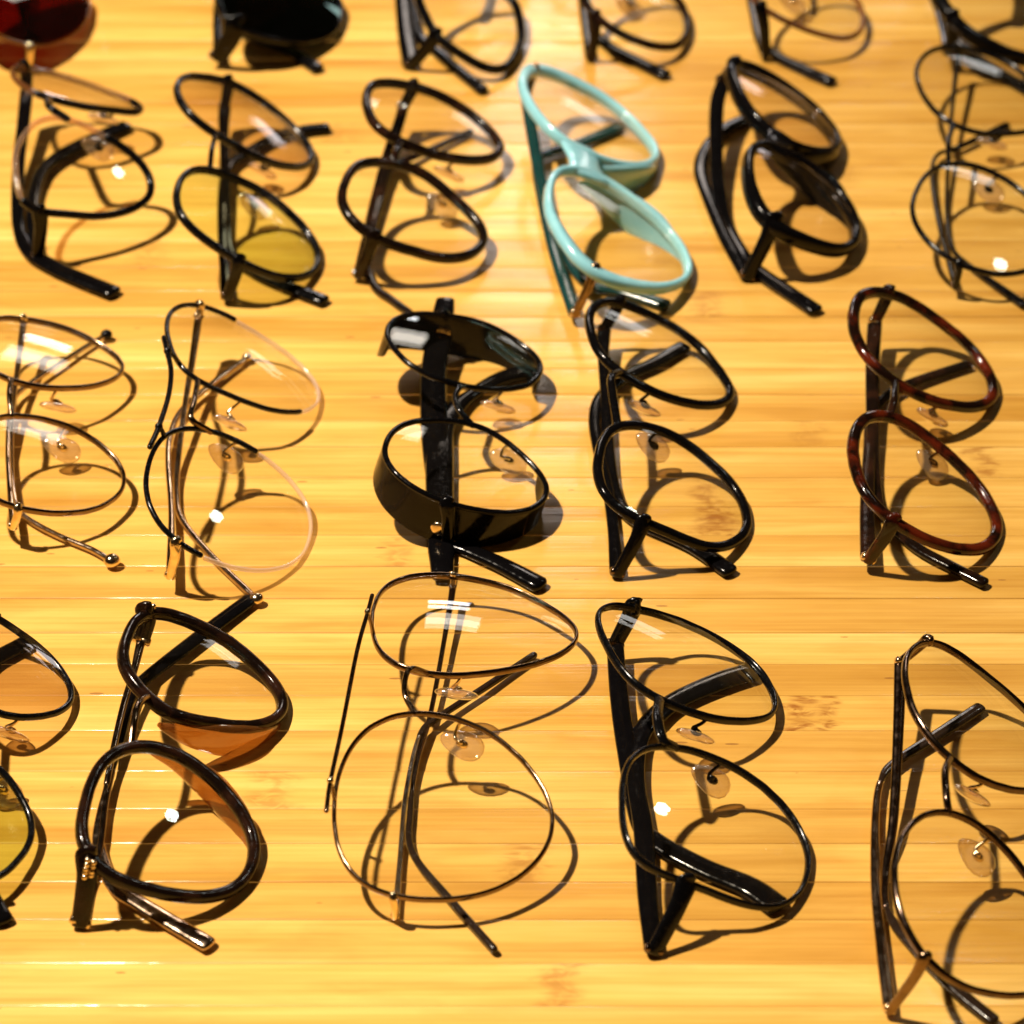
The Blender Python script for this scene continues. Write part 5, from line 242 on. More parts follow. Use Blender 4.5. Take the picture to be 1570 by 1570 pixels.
'S3': {"loc":[-10.28,325.5],"rot":-0.0931,"U":[[-20.1,31.9,20.4],[-19.4,29.3,20.4],[-18.3,26.9,20.1],[-17.0,24.6,19.8],[-15.6,22.4,19.4],[-14.0,20.2,18.9],[-12.4,18.2,18.3],[-10.6,16.4,17.7],[-8.7,14.7,17.0],[-6.6,13.3,16.2],[-4.4,12.1,15.4],[-2.1,11.1,14.4],[0.3,10.2,13.4],[2.7,9.7,12.4],[5.2,9.5,11.3],[7.5,9.8,10.3],[9.6,10.6,9.3],[11.4,12.1,8.3],[12.8,14.0,7.5],[13.9,16.4,6.8],[14.6,18.9,6.2],[15.2,21.5,5.7],[15.7,24.1,5.3],[16.1,26.6,4.8],[16.5,29.1,4.4],[16.8,31.8,4.0],[16.9,34.4,3.8],[16.8,37.2,3.5],[16.6,39.9,3.4],[16.3,42.5,3.2],[15.9,45.0,3.2],[15.5,47.6,3.1],[15.1,50.2,3.0],[14.4,52.9,3.1],[13.5,55.5,3.2],[12.2,57.8,3.6],[10.6,59.6,4.1],[8.6,60.9,4.9],[6.4,61.5,5.8],[4.1,61.5,6.8],[1.7,61.2,7.9],[-0.7,60.6,9.1],[-3.1,59.9,10.2],[-5.4,59.1,11.3],[-7.6,58.1,12.4],[-9.7,56.9,13.4],[-11.4,55.3,14.3],[-12.9,53.4,15.2],[-14.2,51.2,16.0],[-15.4,48.9,16.7],[-16.5,46.5,17.5],[-17.7,44.2,18.2],[-18.7,41.8,18.9],[-19.6,39.4,19.5],[-20.2,37.0,20.0],[-20.4,34.4,20.3]],"W":[[-20.4,-34.4,20.3],[-20.2,-37.0,20.0],[-19.6,-39.4,19.5],[-18.7,-41.8,18.9],[-17.7,-44.2,18.2],[-16.5,-46.5,17.5],[-15.4,-48.9,16.7],[-14.2,-51.2,16.0],[-12.9,-53.4,15.2],[-11.4,-55.3,14.3],[-9.7,-56.9,13.4],[-7.6,-58.1,12.4],[-5.4,-59.1,11.3],[-3.1,-59.9,10.2],[-0.7,-60.6,9.1],[1.7,-61.2,7.9],[4.1,-61.5,6.8],[6.4,-61.5,5.8],[8.6,-60.9,4.9],[10.6,-59.6,4.1],[12.2,-57.8,3.6],[13.5,-55.5,3.2],[14.4,-52.9,3.1],[15.1,-50.2,3.0],[15.5,-47.6,3.1],[15.9,-45.0,3.2],[16.3,-42.5,3.2],[16.6,-39.9,3.4],[16.8,-37.2,3.5],[16.9,-34.4,3.8],[16.8,-31.8,4.0],[16.5,-29.1,4.4],[16.1,-26.6,4.8],[15.7,-24.1,5.3],[15.2,-21.5,5.7],[14.6,-18.9,6.2],[13.9,-16.4,6.8],[12.8,-14.0,7.5],[11.4,-12.1,8.3],[9.6,-10.6,9.3],[7.5,-9.8,10.3],[5.2,-9.5,11.3],[2.7,-9.7,12.4],[0.3,-10.2,13.4],[-2.1,-11.1,14.4],[-4.4,-12.1,15.4],[-6.6,-13.3,16.2],[-8.7,-14.7,17.0],[-10.6,-16.4,17.7],[-12.4,-18.2,18.3],[-14.0,-20.2,18.9],[-15.6,-22.4,19.4],[-17.0,-24.6,19.8],[-18.3,-26.9,20.1],[-19.4,-29.3,20.4],[-20.1,-31.9,20.4]],"nU":[0.4052,0.0872,0.9101],"nW":[0.4052,-0.0872,0.9101],"n":[0.4067,-0.0,0.9135],"d":[0.9135,0.0,-0.4067],"w":[0.0,1.0,0.0],"EU":[[-11.42,55.28,14.35],[-21.18,55.48,1.8]],"T1":[[-31.14,70.07,1.8],[-29.46,34.13,1.84],[-27.82,3.64,1.87],[-21.85,-29.95,1.87],[-14.41,-42.14,1.82],[-4.49,-56.37,1.76],[6.51,-71.62,1.7]],"EW":[[-11.42,-55.28,14.35],[-21.18,-55.48,1.8]],"T2":[[-21.42,-55.5,1.8],[-27.08,-26.59,2.58],[-32.26,7.77,3.33],[-33.5,36.25,2.52],[-22.12,58.92,1.7]]},
'S4': {"loc":[42.89,330.48],"rot":0.0926,"U":[[-21.2,30.0,21.3],[-20.1,27.6,21.1],[-18.8,25.4,20.7],[-17.2,23.3,20.2],[-15.6,21.4,19.7],[-13.8,19.6,19.1],[-12.0,17.9,18.4],[-10.0,16.4,17.7],[-7.9,15.0,16.9],[-5.8,13.8,16.0],[-3.5,12.7,15.1],[-1.3,11.8,14.2],[1.0,11.0,13.3],[3.3,10.3,12.3],[5.7,9.8,11.3],[8.1,9.5,10.3],[10.5,9.5,9.2],[12.8,10.0,8.1],[14.8,11.0,7.1],[16.6,12.5,6.2],[17.9,14.5,5.5],[18.7,16.8,4.9],[19.2,19.3,4.4],[19.4,21.9,4.0],[19.6,24.5,3.7],[19.5,27.1,3.5],[19.4,29.7,3.3],[19.1,32.2,3.2],[18.7,34.8,3.1],[18.0,37.3,3.2],[17.2,39.8,3.3],[16.3,42.2,3.5],[15.2,44.6,3.8],[14.0,46.9,4.1],[12.6,48.9,4.5],[10.9,50.8,5.1],[9.1,52.3,5.8],[7.0,53.6,6.6],[4.7,54.6,7.5],[2.4,55.3,8.4],[0.0,55.7,9.5],[-2.3,55.8,10.5],[-4.7,55.8,11.5],[-7.0,55.4,12.6],[-9.3,54.8,13.7],[-11.4,53.8,14.7],[-13.5,52.5,15.8],[-15.2,50.9,16.7],[-16.8,49.0,17.6],[-18.1,47.0,18.4],[-19.3,44.7,19.1],[-20.2,42.4,19.8],[-21.1,40.0,20.4],[-21.7,37.5,20.9],[-21.9,35.0,21.2],[-21.8,32.4,21.4]],"W":[[-21.8,-32.4,21.4],[-21.9,-35.0,21.2],[-21.7,-37.5,20.9],[-21.1,-40.0,20.4],[-20.2,-42.4,19.8],[-19.3,-44.7,19.1],[-18.1,-47.0,18.4],[-16.8,-49.0,17.6],[-15.2,-50.9,16.7],[-13.5,-52.5,15.8],[-11.4,-53.8,14.7],[-9.3,-54.8,13.7],[-7.0,-55.4,12.6],[-4.7,-55.8,11.5],[-2.3,-55.8,10.5],[0.0,-55.7,9.5],[2.4,-55.3,8.4],[4.7,-54.6,7.5],[7.0,-53.6,6.6],[9.1,-52.3,5.8],[10.9,-50.8,5.1],[12.6,-48.9,4.5],[14.0,-46.9,4.1],[15.2,-44.6,3.8],[16.3,-42.2,3.5],[17.2,-39.8,3.3],[18.0,-37.3,3.2],[18.7,-34.8,3.1],[19.1,-32.2,3.2],[19.4,-29.7,3.3],[19.5,-27.1,3.5],[19.6,-24.5,3.7],[19.4,-21.9,4.0],[19.2,-19.3,4.4],[18.7,-16.8,4.9],[17.9,-14.5,5.5],[16.6,-12.5,6.2],[14.8,-11.0,7.1],[12.8,-10.0,8.1],[10.5,-9.5,9.2],[8.1,-9.5,10.3],[5.7,-9.8,11.3],[3.3,-10.3,12.3],[1.0,-11.0,13.3],[-1.3,-11.8,14.2],[-3.5,-12.7,15.1],[-5.8,-13.8,16.0],[-7.9,-15.0,16.9],[-10.0,-16.4,17.7],[-12.0,-17.9,18.4],[-13.8,-19.6,19.1],[-15.6,-21.4,19.7],[-17.2,-23.3,20.2],[-18.8,-25.4,20.7],[-20.1,-27.6,21.1],[-21.2,-30.0,21.3]],"nU":[0.4052,0.0872,0.9101],"nW":[0.4052,-0.0872,0.9101],"n":[0.4067,0.0,0.9135],"d":[0.9135,0.0,-0.4067],"w":[0.0,1.0,0.0],"EU":[[-16.79,49.02,17.57],[-19.0,50.64,1.8]],"T1":[[-5.67,68.5,1.8],[-10.99,32.9,1.84],[-15.64,2.68,1.88],[-16.45,-26.12,1.87],[-12.15,-41.05,1.82],[-4.03,-52.98,1.76],[6.1,-66.4,1.7]],"EW":[[-16.79,-49.02,17.57],[-19.0,-50.64,1.8]],"T2":[[-18.76,-52.7,1.8],[-18.29,-27.27,2.54],[-16.08,3.39,3.39],[-11.17,31.44,2.54],[3.94,51.6,1.7]],"PW":[-0.78,-17.04,3.27]},
'S5': {"loc":[107.63,332.35],"rot":0.0133,"U":[[-23.5,38.5,24.6],[-22.8,35.9,24.5],[-21.8,33.4,24.3],[-20.6,31.0,24.0],[-19.3,28.7,23.6],[-17.9,26.5,23.2],[-16.3,24.3,22.7],[-14.7,22.3,22.2],[-12.9,20.4,21.6],[-11.1,18.5,20.9],[-9.1,16.8,20.2],[-7.0,15.3,19.4],[-4.8,13.8,18.6],[-2.7,12.6,17.8],[-0.4,11.5,16.9],[1.9,10.6,15.9],[4.3,9.9,14.9],[6.8,9.5,13.8],[9.2,9.5,12.8],[11.7,9.9,11.6],[13.9,10.7,10.6],[15.9,11.9,9.6],[17.6,13.7,8.6],[19.0,15.7,7.8],[20.1,18.1,7.1],[20.8,20.6,6.5],[21.3,23.2,6.1],[21.5,25.9,5.7],[21.6,28.6,5.5],[21.4,31.2,5.3],[21.0,33.8,5.2],[20.4,36.5,5.2],[19.7,39.0,5.3],[18.8,41.5,5.5],[17.6,43.9,5.8],[16.1,46.1,6.2],[14.4,48.1,6.8],[12.5,49.8,7.4],[10.4,51.2,8.2],[8.2,52.3,9.1],[5.8,53.2,10.1],[3.4,53.9,11.1],[1.0,54.4,12.1],[-1.5,54.7,13.2],[-3.9,54.8,14.3],[-6.4,54.8,15.4],[-8.8,54.7,16.5],[-11.3,54.4,17.6],[-13.6,53.8,18.7],[-15.9,53.0,19.8],[-18.1,51.8,20.9],[-20.0,50.2,21.9],[-21.6,48.3,22.8],[-22.8,46.1,23.5],[-23.6,43.6,24.1],[-23.8,41.1,24.4]],"W":[[-23.8,-41.1,24.4],[-23.6,-43.6,24.1],[-22.8,-46.1,23.5],[-21.6,-48.3,22.8],[-20.0,-50.2,21.9],[-18.1,-51.8,20.9],[-15.9,-53.0,19.8],[-13.6,-53.8,18.7],[-11.3,-54.4,17.6],[-8.8,-54.7,16.5],[-6.4,-54.8,15.4],[-3.9,-54.8,14.3],[-1.5,-54.7,13.2],[1.0,-54.4,12.1],[3.4,-53.9,11.1],[5.8,-53.2,10.1],[8.2,-52.3,9.1],[10.4,-51.2,8.2],[12.5,-49.8,7.4],[14.4,-48.1,6.8],[16.1,-46.1,6.2],[17.6,-43.9,5.8],[18.8,-41.5,5.5],[19.7,-39.0,5.3],[20.4,-36.5,5.2],[21.0,-33.8,5.2],[21.4,-31.2,5.3],[21.6,-28.6,5.5],[21.5,-25.9,5.7],[21.3,-23.2,6.1],[20.8,-20.6,6.5],[20.1,-18.1,7.1],[19.0,-15.7,7.8],[17.6,-13.7,8.6],[15.9,-11.9,9.6],[13.9,-10.7,10.6],[11.7,-9.9,11.6],[9.2,-9.5,12.8],[6.8,-9.5,13.8],[4.3,-9.9,14.9],[1.9,-10.6,15.9],[-0.4,-11.5,16.9],[-2.7,-12.6,17.8],[-4.8,-13.8,18.6],[-7.0,-15.3,19.4],[-9.1,-16.8,20.2],[-11.1,-18.5,20.9],[-12.9,-20.4,21.6],[-14.7,-22.3,22.2],[-16.3,-24.3,22.7],[-17.9,-26.5,23.2],[-19.3,-28.7,23.6],[-20.6,-31.0,24.0],[-21.8,-33.4,24.3],[-22.8,-35.9,24.5],[-23.5,-38.5,24.6]],"nU":[0.4052,0.0872,0.9101],"nW":[0.4052,-0.0872,0.9101],"n":[0.4067,-0.0,0.9135],"d":[0.9135,-0.0,-0.4067],"w":[0.0,1.0,0.0],"EU":[[-18.06,51.8,20.86],[-16.23,53.36,2.34]],"T1":[[-9.31,60.71,2.34],[-13.35,25.5,2.16],[-17.2,-8.06,1.99],[-17.25,-39.58,1.85],[-12.33,-52.39,1.81],[-3.75,-62.5,1.75],[5.87,-72.47,1.7]],"EW":[[-18.06,-51.8,20.86],[-16.23,-53.36,2.34]],"T2":[[-15.99,-53.37,2.34],[-17.81,-30.92,2.76],[-17.84,0.41,3.31],[-12.83,32.35,2.6],[4.24,53.82,1.7]],"PW":[-3.96,-21.38,7.19]},
'S6': {"loc":[184.28,323.35],"rot":-0.1253,"U":[[-26.5,37.0,26.4],[-25.6,34.2,26.3],[-24.2,31.6,25.9],[-22.4,29.1,25.4],[-20.5,26.8,24.7],[-18.4,24.7,24.0],[-16.4,22.7,23.3],[-14.3,20.8,22.5],[-12.1,19.0,21.7],[-9.8,17.3,20.8],[-7.3,15.7,19.9],[-4.8,14.2,18.9],[-2.3,13.0,17.9],[0.2,11.9,16.9],[2.8,11.0,15.9],[5.5,10.2,14.7],[8.2,9.7,13.6],[11.0,9.5,12.3],[13.7,9.8,11.1],[16.2,10.6,9.9],[18.2,12.1,8.9],[19.8,14.2,8.0],[21.0,16.8,7.2],[21.9,19.6,6.5],[22.6,22.6,5.9],[23.1,25.5,5.4],[23.5,28.4,5.0],[23.7,31.3,4.6],[23.6,34.2,4.4],[23.1,37.1,4.3],[22.4,40.0,4.3],[21.4,42.9,4.5],[20.2,45.7,4.8],[18.9,48.2,5.1],[17.4,50.6,5.6],[15.6,52.8,6.2],[13.5,54.8,6.9],[11.2,56.6,7.8],[8.7,58.1,8.7],[6.1,59.2,9.8],[3.5,60.0,10.8],[0.9,60.6,11.9],[-1.8,60.8,13.1],[-4.5,60.8,14.3],[-7.3,60.6,15.6],[-10.1,60.2,16.9],[-12.8,59.5,18.1],[-15.2,58.5,19.3],[-17.3,57.0,20.4],[-19.2,55.1,21.4],[-20.9,52.8,22.4],[-22.4,50.4,23.3],[-23.9,47.8,24.2],[-25.2,45.1,25.1],[-26.2,42.5,25.7],[-26.6,39.7,26.2]],"W":[[-26.6,-39.7,26.2],[-26.2,-42.5,25.7],[-25.2,-45.1,25.1],[-23.9,-47.8,24.2],[-22.4,-50.4,23.3],[-20.9,-52.8,22.4],[-19.2,-55.1,21.4],[-17.3,-57.0,20.4],[-15.2,-58.5,19.3],[-12.8,-59.5,18.1],[-10.1,-60.2,16.9],[-7.3,-60.6,15.6],[-4.5,-60.8,14.3],[-1.8,-60.8,13.1],[0.9,-60.6,11.9],[3.5,-60.0,10.8],[6.1,-59.2,9.8],[8.7,-58.1,8.7],[11.2,-56.6,7.8],[13.5,-54.8,6.9],[15.6,-52.8,6.2],[17.4,-50.6,5.6],[18.9,-48.2,5.1],[20.2,-45.7,4.8],[21.4,-42.9,4.5],[22.4,-40.0,4.3],[23.1,-37.1,4.3],[23.6,-34.2,4.4],[23.7,-31.3,4.6],[23.5,-28.4,5.0],[23.1,-25.5,5.4],[22.6,-22.6,5.9],[21.9,-19.6,6.5],[21.0,-16.8,7.2],[19.8,-14.2,8.0],[18.2,-12.1,8.9],[16.2,-10.6,9.9],[13.7,-9.8,11.1],[11.0,-9.5,12.3],[8.2,-9.7,13.6],[5.5,-10.2,14.7],[2.8,-11.0,15.9],[0.2,-11.9,16.9],[-2.3,-13.0,17.9],[-4.8,-14.2,18.9],[-7.3,-15.7,19.9],[-9.8,-17.3,20.8],[-12.1,-19.0,21.7],[-14.3,-20.8,22.5],[-16.4,-22.7,23.3],[-18.4,-24.7,24.0],[-20.5,-26.8,24.7],[-22.4,-29.1,25.4],[-24.2,-31.6,25.9],[-25.6,-34.2,26.3],[-26.5,-37.0,26.4]],"nU":[0.4052,0.0872,0.9101],"nW":[0.4052,-0.0872,0.9101],"n":[0.4067,0.0,0.9135],"d":[0.9135,0.0,-0.4067],"w":[-0.0,1.0,0.0],"EU":[[-19.2,55.06,21.43],[-20.23,55.09,7.58]],"T1":[[-25.11,59.69,7.58],[-24.56,28.47,5.46],[-24.08,1.89,3.59],[-21.27,-20.65,1.9],[-13.97,-40.56,1.83],[-2.22,-56.78,1.76],[9.26,-70.14,1.7]],"EW":[[-19.2,-55.06,21.43],[-20.23,-55.09,7.58]],"T2":[[-19.55,-52.46,7.58],[-23.98,-20.23,5.52],[-27.85,8.59,3.76],[-25.74,42.25,2.58],[-11.97,65.92,1.7]]},
}
STRIP_Y = [280.23,263.67,247.99,232.2,217.47,201.71,186.55,169.81,152.66,135.78,120.93,105.66,91.16,75.53,61.2,46.88,33.25,17.28,2.57,-11.28,-26.01,-40.78,-56.31,-69.98,-83.29,-97.85,-114.06,-128.75,-141.79,-155.89,-169.36,-184.43]

# ------------------------------------------------------------------ mesh helpers (all lengths in millimetres)
def link(name, verts, faces, mat, parent=None, smooth=True):
    me = bpy.data.meshes.new(name); me.from_pydata([Vector(v) * MM for v in verts], [], faces)
    bm = bmesh.new(); bm.from_mesh(me); bmesh.ops.recalc_face_normals(bm, faces=bm.faces); bm.to_mesh(me); bm.free()
    me.materials.append(M[mat] if isinstance(mat, str) else mat)
    for p in me.polygons: p.use_smooth = smooth
    o = bpy.data.objects.new(name, me); col.objects.link(o)
    if parent: o.parent = parent
    return o
def section(a, b, e=2.6, n=12):
    pts = []
    for i in range(n):
        t = 2 * math.pi * i / n; cx, sx = math.cos(t), math.sin(t)
        pts.append((a * math.copysign(abs(cx) ** (2 / e), cx), b * math.copysign(abs(sx) ** (2 / e), sx)))
    return pts
def catmull(P, k=8, closed=False):
    P = [Vector(p) for p in P]; n = len(P); out = []
    rng = n if closed else n - 1
    for i in range(rng):
        p0 = P[(i - 1) % n] if closed or i > 0 else 2 * P[0] - P[1]
        p1 = P[i]; p2 = P[(i + 1) % n]
        p3 = P[(i + 2) % n] if closed or i + 2 < n else 2 * P[-1] - P[-2]
        for j in range(k):
            t = j / k
            out.append(0.5 * ((2 * p1) + (p2 - p0) * t + (2 * p0 - 5 * p1 + 4 * p2 - p3) * t * t + (3 * p1 - p0 - 3 * p2 + p3) * t ** 3))
    if not closed: out.append(P[-1])
    return out
def sweep(name, path, up, prof, mat, parent, closed=False, e=2.6, n=12, shift=(0, 0), smooth=True):
    """path: points; up: reference normal (one vector or one per point); prof(t)->(half width, half height)"""
    m = len(path); V = []; F = []
    L = [0.0]
    for i in range(1, m): L.append(L[-1] + (path[i] - path[i - 1]).length)
    for i in range(m):
        if closed: t = path[(i + 1) % m] - path[i - 1]
        else: t = path[min(i + 1, m - 1)] - path[max(i - 1, 0)]
        t.normalize()
        u = Vector(up[i]) if isinstance(up, list) else Vector(up)
        s = t.cross(u).normalized(); u2 = s.cross(t).normalized()
        w, h = prof(L[i] / L[-1])
        for a, b in section(w, h, e, n): V.append(path[i] + s * (a + shift[0]) + u2 * (b + shift[1]))
    for i in range(m if closed else m - 1):
        j = (i + 1) % m
        for q in range(n): F.append((i * n + q, i * n + (q + 1) % n, j * n + (q + 1) % n, j * n + q))
    if not closed:
        # rounded ends
        for base, sgn in ((0, -1), (m - 1, 1)):
            pc = path[base]; t = (path[1] - path[0]) if base == 0 else (path[-1] - path[-2]); t = t.normalized() * sgn
            w, h = prof(0 if base == 0 else 1); prev = [base * n + q for q in range(n)]
            for kk in (0.45, 0.8, 0.97):
                ids = []
                sc = math.sqrt(max(0, 1 - kk * kk))
                for q in range(n):
                    v = V[base * n + q]; off = v - pc
                    ids.append(len(V)); V.append(pc + off * sc + t * kk * min(w, h) * 1.0)
                for q in range(n): F.append((prev[q], prev[(q + 1) % n], ids[(q + 1) % n], ids[q]))
                prev = ids
            F.append(tuple(prev))
    return link(name, V, F, mat, parent, smooth)
def const(w, h): return lambda t: (w, h)
def lerp_prof(stops):
    def f(t):
        for (t0, w0, h0), (t1, w1, h1) in zip(stops, stops[1:]):
            if t <= t1:
                k = (t - t0) / max(1e-6, t1 - t0); k = max(0, min(1, k)); k = k * k * (3 - 2 * k)
                return (w0 + (w1 - w0) * k, h0 + (h1 - h0) * k)
        return stops[-1][1:]
    return f
def ball(name, c, r, mat, parent, sq=(1, 1, 1), axis=None, taper=0.0):
    bm = bmesh.new(); bmesh.ops.create_uvsphere(bm, u_segments=16, v_segments=10, radius=1)
    V = []
    mtx = Matrix.Identity(3)
    if axis is not None: mtx = axis
    for v in bm.verts: V.append(Vector(c) + mtx @ Vector((v.co.x * r * sq[0], v.co.y * r * sq[1] * (1 + taper * v.co.x), v.co.z * r * sq[2])))
    bm.verts.index_update(); F = [tuple(x.index for x in f.verts) for f in bm.faces]; bm.free()
    return link(name, V, F, mat, parent)
def barrel(name, a, b, r, mat, parent, n=14):
    a = Vector(a); b = Vector(b); t = (b - a).normalized(); s = t.orthogonal().normalized(); u = t.cross(s)
    V = []; F = []
    rings = [(0, r * .8), (0.06, r), (0.46, r), (0.48, r * .86), (0.52, r * .86), (0.54, r), (0.94, r), (1, r * .8)]
    for k, rr in rings:
        for i in range(n):
            an = 2 * math.pi * i / n; V.append(a.lerp(b, k) + (s * math.cos(an) + u * math.sin(an)) * rr)
    for k in range(len(rings) - 1):
        for i in range(n): F.append((k * n + i, k * n + (i + 1) % n, (k + 1) * n + (i + 1) % n, (k + 1) * n + i))
    F.append(tuple(range(n))[::-1]); F.append(tuple(range((len(rings) - 1) * n, len(rings) * n)))
    return link(name, V, F, mat, parent)
def lens_mesh(name, C, nrm, mat, parent, inset=0.3, radius=118.0, thick=1.5, back=0.4):
    nrm = Vector(nrm).normalized(); C = [Vector(p) for p in C]; c0 = sum(C, Vector()) / len(C)
    C = catmull(C, 2, True); n = len(C); K = 18; V = []; F = []
    rm = max((p - c0).length for p in C)
    def sag(p): r2 = (p - c0).length_squared; return (rm * rm - r2) / (2 * radius)
    for side in (0, 1):
        off = len(V)
        V.append(c0 + nrm * (rm * rm / (2 * radius) - back - side * thick))
        for k in range(1, K + 1):
            f = k / K
            for p in C:
                d = p - c0; q = c0 + d * f * (1 - inset / d.length)
                V.append(q + nrm * ((rm * rm - (q - c0).length_squared) / (2 * radius) - back - side * thick))
        for i in range(n): F.append((off, off + 1 + i, off + 1 + (i + 1) % n))
        for k in range(K - 1):
            for i in range(n):
                a = off + 1 + k * n + i; b = off + 1 + k * n + (i + 1) % n
                F.append((a, b, b + n, a + n))
    o1 = 1 + (K - 1) * n; o2 = 1 + K * n + 1 + (K - 1) * n
    for i in range(n): F.append((o1 + i, o1 + (i + 1) % n, o2 + (i + 1) % n, o2 + i))
    o = link(name, V, F, mat, parent)
    half = len(V) // 2; N = []
    for i, v in enumerate(V):           # exact normals of the spherical faces, so reflections stay clean
        r = v - c0; r = r - nrm * r.dot(nrm); q = (nrm + r / radius).normalized()
        N.append(q if i < half else -q)
    o.data.normals_split_custom_set_from_vertices(N)
    return o

# ------------------------------------------------------------------ the bamboo board: one object per strip
base = link('table_top', [(x, y, z) for z in (-24, -1.2) for (x, y) in ((-470, -420), (470, -420), (470, 620), (-470, 620))],
            [(0, 1, 2, 3), (4, 5, 6, 7), (0, 1, 5, 4), (1, 2, 6, 5), (2, 3, 7, 6), (3, 0, 4, 7)], 'glue', smooth=False)
base['kind'] = 'structure'
def strip_mesh(w):
    gap = 0.07; hw = w / 2 - gap; prof = []
    for y, z in ((-hw, -1.4), (-hw, -0.14), (-hw + 0.07, -0.08), (-hw + 0.4, -0.06), (-hw * .6, 0.02), (0, 0.06), (hw * .6, 0.02), (hw - 0.4, -0.06), (hw - 0.07, -0.08), (hw, -0.14), (hw, -1.4)):
        prof.append((y, z))
    V = []; F = []; n = len(prof)
    for x in (-465, 465):
        for y, z in prof: V.append((x, y, z))
    for i in range(n - 1): F.append((i, i + 1, n + i + 1, n + i))
    F.append(tuple(range(n))[::-1]); F.append(tuple(range(n, 2 * n)))
    return V, F
edges = list(STRIP_Y)
while edges[0] < 610: edges.insert(0, edges[0] + random.uniform(14.2, 16.2))
while edges[-1] > -405: edges.append(edges[-1] - random.uniform(13.6, 15.6))
NODES = [(77, -90, 4.5, 1.0), (84, -90, 2.5, .9), (59, -1.5, 7.0, .95), (57, 9, 4, .7), (12, -190, 5, .55), (139, 31.5, 3.6, .75), (3, -146, 6, .6), (-33, -14, 4.5, .5), (89, 45, 5, .45),
         (-62, -120, 7, .5), (30, 262, 7, .4), (-60, 230, 8, .4), (110, 190, 8, .4), (62, 118, 6, .5), (50, 136, 7, .4), (-20, 62, 6, .25), (150, -60, 6, .5), (-120, 150, 7, .4)]
for a, b in zip(edges, edges[1:]):
    V, F = strip_mesh(a - b)
    s = link('bamboo_strip', V, F, 'bamboo', base, smooth=True)
    yc = (a + b) / 2
    s.location = (0, yc * MM, random.uniform(-0.04, 0.04) * MM); s.rotation_euler = (random.uniform(-0.008, 0.008), 0, 0)
    mine = [q for q in NODES if b < q[1] < a]
    for key, i in (('node_a', 0), ('node_b', 1)):
        if i < len(mine): x, _, w, st = mine[i]
        else: x, w, st = random.choice((-1, 1)) * random.uniform(215, 440), random.uniform(3, 6), random.uniform(.3, .8)
        s[key] = x * MM; s[key + '_width'] = w * MM; s[key + '_strength'] = st

# ------------------------------------------------------------------ spectacles
def rim_dir(C, nrm):
    C = [Vector(p) for p in C]; c0 = sum(C, Vector()) / len(C); i = 0
    t = (C[1] - C[-1]).normalized(); s = t.cross(Vector(nrm))
    return 1 if s.dot(C[0] - c0) > 0 else -1
def nearest(C, p):
    p = Vector(p); return min(range(len(C)), key=lambda i: (Vector(C[i]) - p).length)

